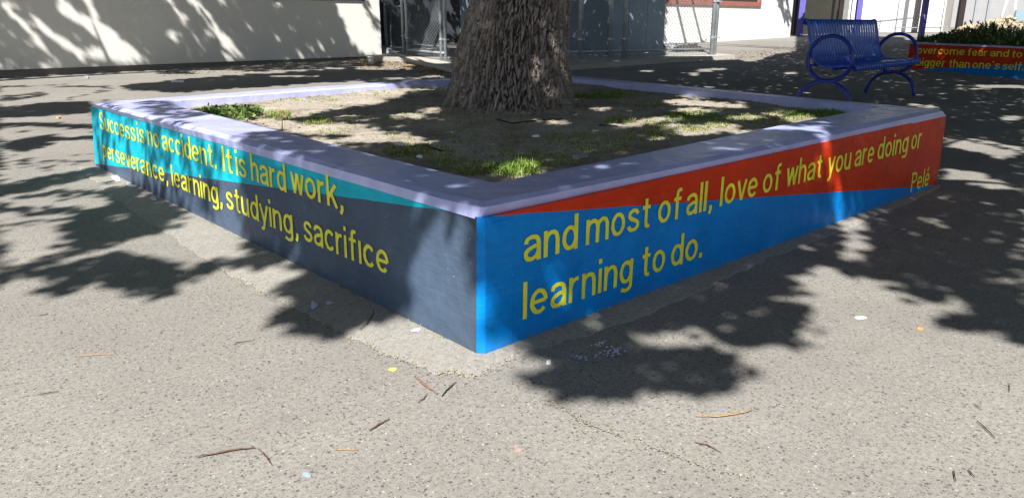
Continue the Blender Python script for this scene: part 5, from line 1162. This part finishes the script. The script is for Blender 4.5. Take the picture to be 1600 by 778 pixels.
# pale paper scraps and exposed root pieces on the soil
def flat_bit(name, px, py, w, h, mat, label, cat, z=None, seed=0, n=9, thick=.0015, group=None, ang=None, G_=None):
    r = random.Random(seed*31+int(px)); p = Z(px, py, ZS) if z == 'soil' else G(px, py); zz = float(soil_h(p[0], p[1]))+.004 if z == 'soil' else float(p[2])+(z or .0005)
    an0 = ang if ang is not None else r.uniform(0, 6.28); pts = []
    for k in range(n):
        a = 2*math.pi*k/n; q = r.uniform(.65, 1.15); x, y = math.cos(a)*w*q, math.sin(a)*h*q; pts.append((x*math.cos(an0)-y*math.sin(an0), x*math.sin(an0)+y*math.cos(an0)))
    mb = MB(); mb.prism([(x, y, 0) for x, y in pts], [(x*.93, y*.93, thick*(1+r.uniform(-.3, .6))) for x, y in pts]); o = mb.build(name, mat); o.location = (p[0], p[1], zz); tag(o, label, cat, group); return o
flat_bit("paper_scrap", 838, 214, .022, .014, m_white, "small white scrap on the shaded soil below the trunk", "scrap", 'soil', 1, thick=.006)
flat_bit("bark_chip", 905, 246, .05, .022, simple("grey_bark_chip", (.33, .30, .27), .9), "grey curled bark chip on the soil near the right wall rim", "bark chip", 'soil', 2, thick=.012)
flat_bit("paper_scrap", 625, 229, .02, .014, m_white, "small white flower like scrap among the grass behind the left rim", "scrap", 'soil', 3, thick=.008)
flat_bit("paper_scrap", 656, 246, .015, .012, m_white, "tiny white scrap in the shaded grass nearest the left rim", "scrap", 'soil', 4, thick=.006)
# dead weed stalk
c0 = Z(441, 207, ZS); mb = MB(); mb.tube([(0, 0, 0), (.004, 0, .05), (-.002, .004, .11)], [.0025, .002, .001], 5); mb.tube([(.004, 0, .05), (.015, 0, .075)], .0012, 5); o = mb.build("dry_stalk", m_twig2); o.location = c0; tag(o, "thin dry weed stalk standing by the left rim", "stalk")

# ------------------------------------------------------------------ twigs, leaves, chips and paint spills on the asphalt
def twig(pts, r, mat, label, cat="twig", z=0.004, name="twig"):
    r *= .62; P = [Vector(G(*p))+Vector((0, 0, z)) for p in pts]; c = P[0].copy(); full = []
    for i in range(len(P)-1):
        for k in range(5):
            q = P[i].lerp(P[i+1], k/5); full.append(q-c+Vector((random.uniform(-1, 1), random.uniform(-1, 1), random.uniform(0, 1)))*r*.6)
    full.append(P[-1]-c); mb = MB(); n_ = len(full)
    mb.tube(full, [r*(1-.45*abs(2*i/(n_-1)-.9)) for i in range(n_)], 6); o = mb.build(name, mat, None, True); o.location = c; tag(o, label, cat, "twigs lying on the asphalt"); return o
twig([(307, 716.5), (345, 709), (372, 704), (399, 701.5)], .0030, m_twig, "longest brown twig, lying in the lower left foreground")
twig([(404, 703), (416, 716), (424, 727)], .0022, m_twig, "short brown twig at the right end of the longest twig")
twig([(577, 674), (592, 666), (609, 656)], .0030, m_twig, "short dark twig below the planter corner, left of centre")
twig([(649, 590), (664, 603), (683, 617)], .0050, simple("red_brown_stick", (.26, .15, .10), .85, .2, 40, .3), "thick red brown stick just in front of the planter corner")
twig([(653, 631), (662, 625), (668, 617)], .0020, m_twigd, "tiny dark twig under the thick red brown stick")
twig([(690, 621), (700, 610), (713, 599)], .0028, m_twigd, "dark curved twig right of the thick red brown stick")
twig([(1087, 652), (1120, 653), (1150, 649), (1175, 643)], .0024, m_twig2, "long curved orange stem below the right hand shadow patch")
twig([(1085, 693), (1105, 697), (1128, 710)], .0018, m_twig, "thin brown twig below the curved orange stem")
twig([(1527, 660), (1540, 672), (1554, 686)], .0022, m_twigd, "dark straight twig near the right edge")
twig([(1521, 633), (1532, 641)], .0018, m_twigd, "very short dark twig above the straight one near the right edge")
twig([(1490, 737), (1493, 754)], .0020, m_twigd, "short upright dark twig at the bottom right, left one of two")
twig([(1512, 736), (1523, 748)], .0020, m_twigd, "short slanting dark twig at the bottom right, right one of two")
twig([(1576, 600), (1577, 614)], .0016, m_twigd, "tiny dark twig close to the right edge under the shade")
twig([(120, 558), (150, 556), (176, 555)], .0016, m_twig2, "thin orange stem alone on the left asphalt")
twig([(366, 541), (370, 537), (397, 534)], .0018, m_twigd, "hooked dark twig left of the shadow patch by the slate wall")
twig([(521, 705), (560, 704)], .0011, m_twig2, "hair thin orange stem between two brown twigs in the foreground")
twig([(562, 521), (574, 511), (583, 498), (584, 489)], .0030, m_twigd, "curved dark twig at the edge of the shade beside the slate wall", z=.012)
twig([(60, 495), (75, 492)], .0018, m_twigd, "small dark twig in the far left foreground")
twig([(60, 619), (92, 613)], .0018, m_twigd, "small dark twig at the left edge of the foreground")
def spill(name, cx, cy, w, h, n, label, mat, seed, cat="paint spill", ang=0):
    """a splash of paint: one big irregular blot with drops round it"""
    r = random.Random(seed); c = G(cx, cy); mb = MB()
    def blot(px, py, wx, wy):
        m = 11; pts = []; 
        for k in range(m):
            a = 2*math.pi*k/m; q = r.uniform(.6, 1.2); P = G(px+math.cos(a)*wx*q, py+math.sin(a)*wy*q); pts.append(Vector(P)-Vector(c))
        hh = .0003+.000004*len(mb.F)+r.uniform(0, .0002); mb.prism([(p.x, p.y, 0) for p in pts], [(p.x, p.y, hh) for p in pts])
    for k in range(n):
        sp = .45 if n > 12 else .22; t = r.gauss(0, sp); u = r.gauss(0, sp*.9); s = r.uniform(.05, .20) if n > 12 else r.uniform(.45, .8); a = math.radians(ang)
        blot(cx+(t*w*math.cos(a)-u*h*math.sin(a)), cy+(t*w*math.sin(a)+u*h*math.cos(a)), max(.9, w*s*.5), max(.6, h*s*.7))
    o = mb.build(name, mat); o.location = (c[0], c[1], .0095); tag(o, label, cat, kind='stuff' if n > 12 else None); return o
spill("paint_spill", 181, 281, 16, 5, 8, "white paint spill at the foot of the left end of the teal wall", m_white, 1, ang=25)
spill("paint_spill", 203, 291, 14, 4, 7, "second white paint spill just right of the first one by the slate wall", m_white, 2, ang=25)
spill("paint_spill", 240, 313, 12, 4, 6, "faint pale paint spill in the shade by the word learning", m_palelav, 3, ang=25)
spill("paint_spill", 491, 483, 9, 8, 9, "left blot of pale lavender paint in the shade patch by the slate wall", m_palelav, 4)
spill("paint_spill", 515, 478, 9, 4, 6, "right blot of pale lavender paint in the shade patch by the slate wall", m_palelav, 5)
spill("paint_spill", 653, 520.5, 14, 3.5, 8, "white paint spill on the footing below the word sacrifice", m_white, 6)
spill("paint_spill", 936, 543, 14, 6, 16, "white paint splash in the shade in front of the blue wall", m_white, 7, ang=-15)
spill("paint_spill", 955, 556, 26, 9, 34, "speckled lavender paint drops in the shade in front of the blue wall", m_palelav, 8)
spill("paint_spill", 905, 563, 22, 5, 16, "few lavender paint drops left of the speckled splash", m_palelav, 9)
spill("paint_spill", 1411, 362, 8, 2, 4, "small pale blot in the shade before the right end of the blue wall", m_palelav, 10)
flat_bit("fallen_leaf", 615, 579, .012, .007, m_yleaf, "single yellow leaf lying left of the planter corner", "leaf", .0015, 5, thick=.003)
flat_bit("pebble", 808, 703, .010, .009, m_pink, "round pinkish flat stone in the lower middle foreground", "stone", .0005, 6, thick=.004)
flat_bit("fallen_leaf", 1343, 497, .019, .009, m_white, "white oval chip on the sunlit asphalt on the right", "chip", .0005, 7, thick=.003, ang=-.75)
flat_bit("fallen_leaf", 1438, 515, .013, .007, m_oleaf, "small orange leaf on the sunlit asphalt on the right", "leaf", .0015, 8, thick=.003, ang=-.4)
flat_bit("plastic_scrap", 479, 743, .010, .004, m_lblue, "pale blue scrap of plastic in the lower left foreground", "scrap", .0005, 9, thick=.003)
flat_bit("fallen_leaf", 92, 185, .05, .02, m_oleaf, "reddish leaf lying in the shade left of the planter", "leaf", .0015, 11, thick=.012)
flat_bit("paper_scrap", 277, 129, .11, .05, m_white, "pale flattened paper on the ground behind the left planter corner", "paper", .0015, 12, thick=.02)
flat_bit("paper_scrap", 136, 123, .05, .03, m_tarp, "pale grey scrap on the ground before the cream building", "scrap", .0015, 13, thick=.03)
flat_bit("pebble", 857, 568, .007, .006, m_white, "pale round stone at the edge of the shade before the blue wall", "stone", .0005, 14, thick=.006)

def scatter(name, n, region, mat, smin, smax, seed, label, cat, zoff=0.0, flat=.5, dens=None):
    """loose small chips: squashed four sided bits spread over a ground polygon given by a sampler"""
    r = np.random.default_rng(seed); pts = region(r, n); n = len(pts)
    s = r.uniform(smin, smax, n)*r.uniform(.4, 1, n); an = r.uniform(0, 6.283, n)
    ex = np.stack([np.cos(an), np.sin(an), r.normal(0, .15, n)], -1)*s[:, None]; ey = np.stack([-np.sin(an), np.cos(an), r.normal(0, .15, n)], -1)*(s*r.uniform(.35, .8, n))[:, None]
    up = np.array([0, 0, 1])*(s*flat)[:, None]
    V = np.stack([pts-ex, pts-ey, pts+ex*r.uniform(.6, 1, n)[:, None], pts+ey, pts+up+ex*.1], 1).reshape(-1, 3); k = np.arange(n)*5
    F_ = np.concatenate([np.stack([k, k+1, k+4], -1), np.stack([k+1, k+2, k+4], -1), np.stack([k+2, k+3, k+4], -1), np.stack([k+3, k, k+4], -1)])
    o = np_mesh(name, V, F_, mat); tag(o, label, cat, kind='stuff'); return o
def region_px(x0, x1, y0, y1, z=0.0):
    def f(r, n):
        out = []
        for _ in range(n):
            p = G(r.uniform(x0, x1), y0+(y1-y0)*r.uniform(0, 1)**1.0); out.append(p)
        a = np.array(out); a[:, 2] += z
        inside = inside_quad(a[:, 0], a[:, 1]); return a[~inside]
    return f
scatter("loose_grit", 2600, region_px(-60, 1660, 300, 800), m_grit, .0012, .0034, 1, "tiny loose stones scattered over the near asphalt", "grit")
scatter("loose_grit", 900, region_px(-60, 1660, 120, 300), m_grit, .004, .011, 2, "loose stones and flecks scattered over the asphalt beside the planter", "grit")
def along(ptsx, wid, z=0.006):
    def f(r, n):
        out = []
        for _ in range(n):
            i = r.integers(0, len(ptsx)-1); t = r.uniform(0, 1); x = ptsx[i][0]*(1-t)+ptsx[i+1][0]*t; y = ptsx[i][1]*(1-t)+ptsx[i+1][1]*t
            p = G(x+r.normal(0, wid), y+r.normal(0, wid*.6)); out.append(p)
        a = np.array(out); a[:, 2] += z; return a
    return f
scatter("footing_debris", 800, along([p for p in foot_px if p[0] < 760], 5), m_moss, .002, .0055, 3, "yellowish grit and dry moss along the edge of the concrete footing by the slate wall", "debris", flat=.3)
scatter("footing_debris", 350, along([p for p in foot_px if p[0] > 740], 5), m_grit, .002, .005, 4, "grit along the edge of the concrete footing by the blue wall", "debris", flat=.3)
scatter("crack_debris", 260, along([(846, 625), (880, 640), (918, 664), (979, 686), (1050, 711), (1104, 732), (1180, 752)], 4.5), m_moss, .0014, .0040, 5, "yellowish grit caught in the thin crack running through the foreground", "debris", flat=.3, zoff=0)
scatter("wall_foot_debris", 420, along([(150, 262), (300, 337), (450, 411), (600, 485), (700, 534), (742, 556)], 2.2), m_moss, .002, .006, 6, "dry debris and paint crumbs at the foot of the slate wall", "debris", flat=.5)
scatter("wall_foot_debris", 260, along([(805, 540), (900, 503), (1000, 466), (1150, 410), (1300, 352), (1450, 297)], 2.0), m_grit, .002, .006, 7, "dark crumbs at the foot of the blue wall", "debris", flat=.5)
scatter("dry_leaf_litter", 1500, along([(560, 97), (600, 99), (640, 101), (680, 108), (700, 112)], 9), m_litter, .015, .045, 8, "brown dry leaf litter in front of the chain link gate", "leaf litter", flat=.5)
scatter("dry_leaf_litter", 500, along([(1125, 92), (1180, 86), (1240, 80), (1290, 76)], 8), m_litter, .015, .04, 9, "brown leaf litter beyond the fence end post", "leaf litter", flat=.4)
scatter("dry_leaf_litter", 700, along([(250, 115), (400, 108), (560, 100)], 6), m_litter, .01, .03, 10, "dry leaf crumbs along the foot of the cream building", "leaf litter", flat=.4)
def soil_region(r, n):
    u = r.uniform(0, 1, n); v = r.uniform(0, 1, n); P = np.stack([(1-u)*(1-v)*c4[0][k]+u*(1-v)*c4[1][k]+u*v*c4[2][k]+(1-u)*v*c4[3][k] for k in (0, 1)], -1)
    return np.stack([P[:, 0], P[:, 1], soil_h(P[:, 0], P[:, 1])], -1)
scatter("soil_crumbs", 6000, soil_region, m_grit, .003, .008, 11, "crumbs of earth and bark lying on the soil inside the planter", "soil crumbs", flat=.5)
scatter("soil_leaf_litter", 1800, soil_region, m_litter, .006, .016, 12, "dry leaf fragments strewn over the soil inside the planter", "leaf litter", flat=.3)
def crack(pts, wpx, seed):
    r = random.Random(seed); full = []
    for (x0, y0), (x1, y1) in zip(pts[:-1], pts[1:]):
        for k in range(14): full.append((x0+(x1-x0)*k/14+r.uniform(-2.2, 2.2), y0+(y1-y0)*k/14+r.uniform(-1.2, 1.2)))
    P = [G(*p) for p in full]; V = []; F = []
    for i, p in enumerate(P):
        w = wpx*r.uniform(.3, 1.2)*.001; V += [(p[0]-w, p[1]+w*.5, .0012), (p[0]+w, p[1]-w*.5, .0012)]
    for i in range(len(P)-1): F.append((2*i, 2*i+1, 2*i+3, 2*i+2))
    o = from_py("crack_ground", V, F, m_twigd); tag(o, kind='structure')
crack([(880, 640), (918, 664), (979, 686)], .6, 1); crack([(1020, 700), (1060, 716), (1104, 732)], .5, 2)
def trunk_ring(r, n):
    a = r.uniform(0, 6.283, n); q = .38+np.abs(r.normal(0, .10, n)); P = np.stack([tcen[0]+np.cos(a)*q, tcen[1]+np.sin(a)*q], -1)
    return np.stack([P[:, 0], P[:, 1], soil_h(P[:, 0], P[:, 1])], -1)
scatter("trunk_leaf_litter", 900, trunk_ring, m_litter, .005, .016, 13, "brown bark flakes and dry leaves gathered round the foot of the trunk", "leaf litter", flat=.5)
wf_ = []
for _k in range(60):
    _t = random.random(); _x, _y = (160+_t*560, 266+_t*280) if _k < 35 else (830+_t*600, 533-_t*227)
    p = G(_x, _y); wf_.append((p[0], p[1], .008))
o = tufts("wall_foot_moss", np.array(wf_), m_grass, 8, .010, .0012, 77, .02); tag(o, "sparse tiny weeds and moss along the foot of the painted walls", "moss")
# thin dark roots on the soil
for k, (pts, lb) in enumerate(((((775, 190), (800, 194), (850, 190), (880, 187)), "thin dark twig on the soil in front of the trunk"), (((640, 231), (665, 229), (690, 234)), "thin twig on the shaded soil behind the left rim"), (((935, 198), (965, 199)), "short twig on the soil right of the trunk"))):
    P = [Vector(Z(x, y, ZS)) for x, y in pts]; c = P[0].copy(); mb = MB(); mb.tube([Vector((p.x-c.x, p.y-c.y, soil_h(p.x, p.y)-c.z+.004)) for p in P], .004, 6); o = mb.build("soil_twig", m_twigd, None, True); o.location = c; tag(o, lb, "twig")
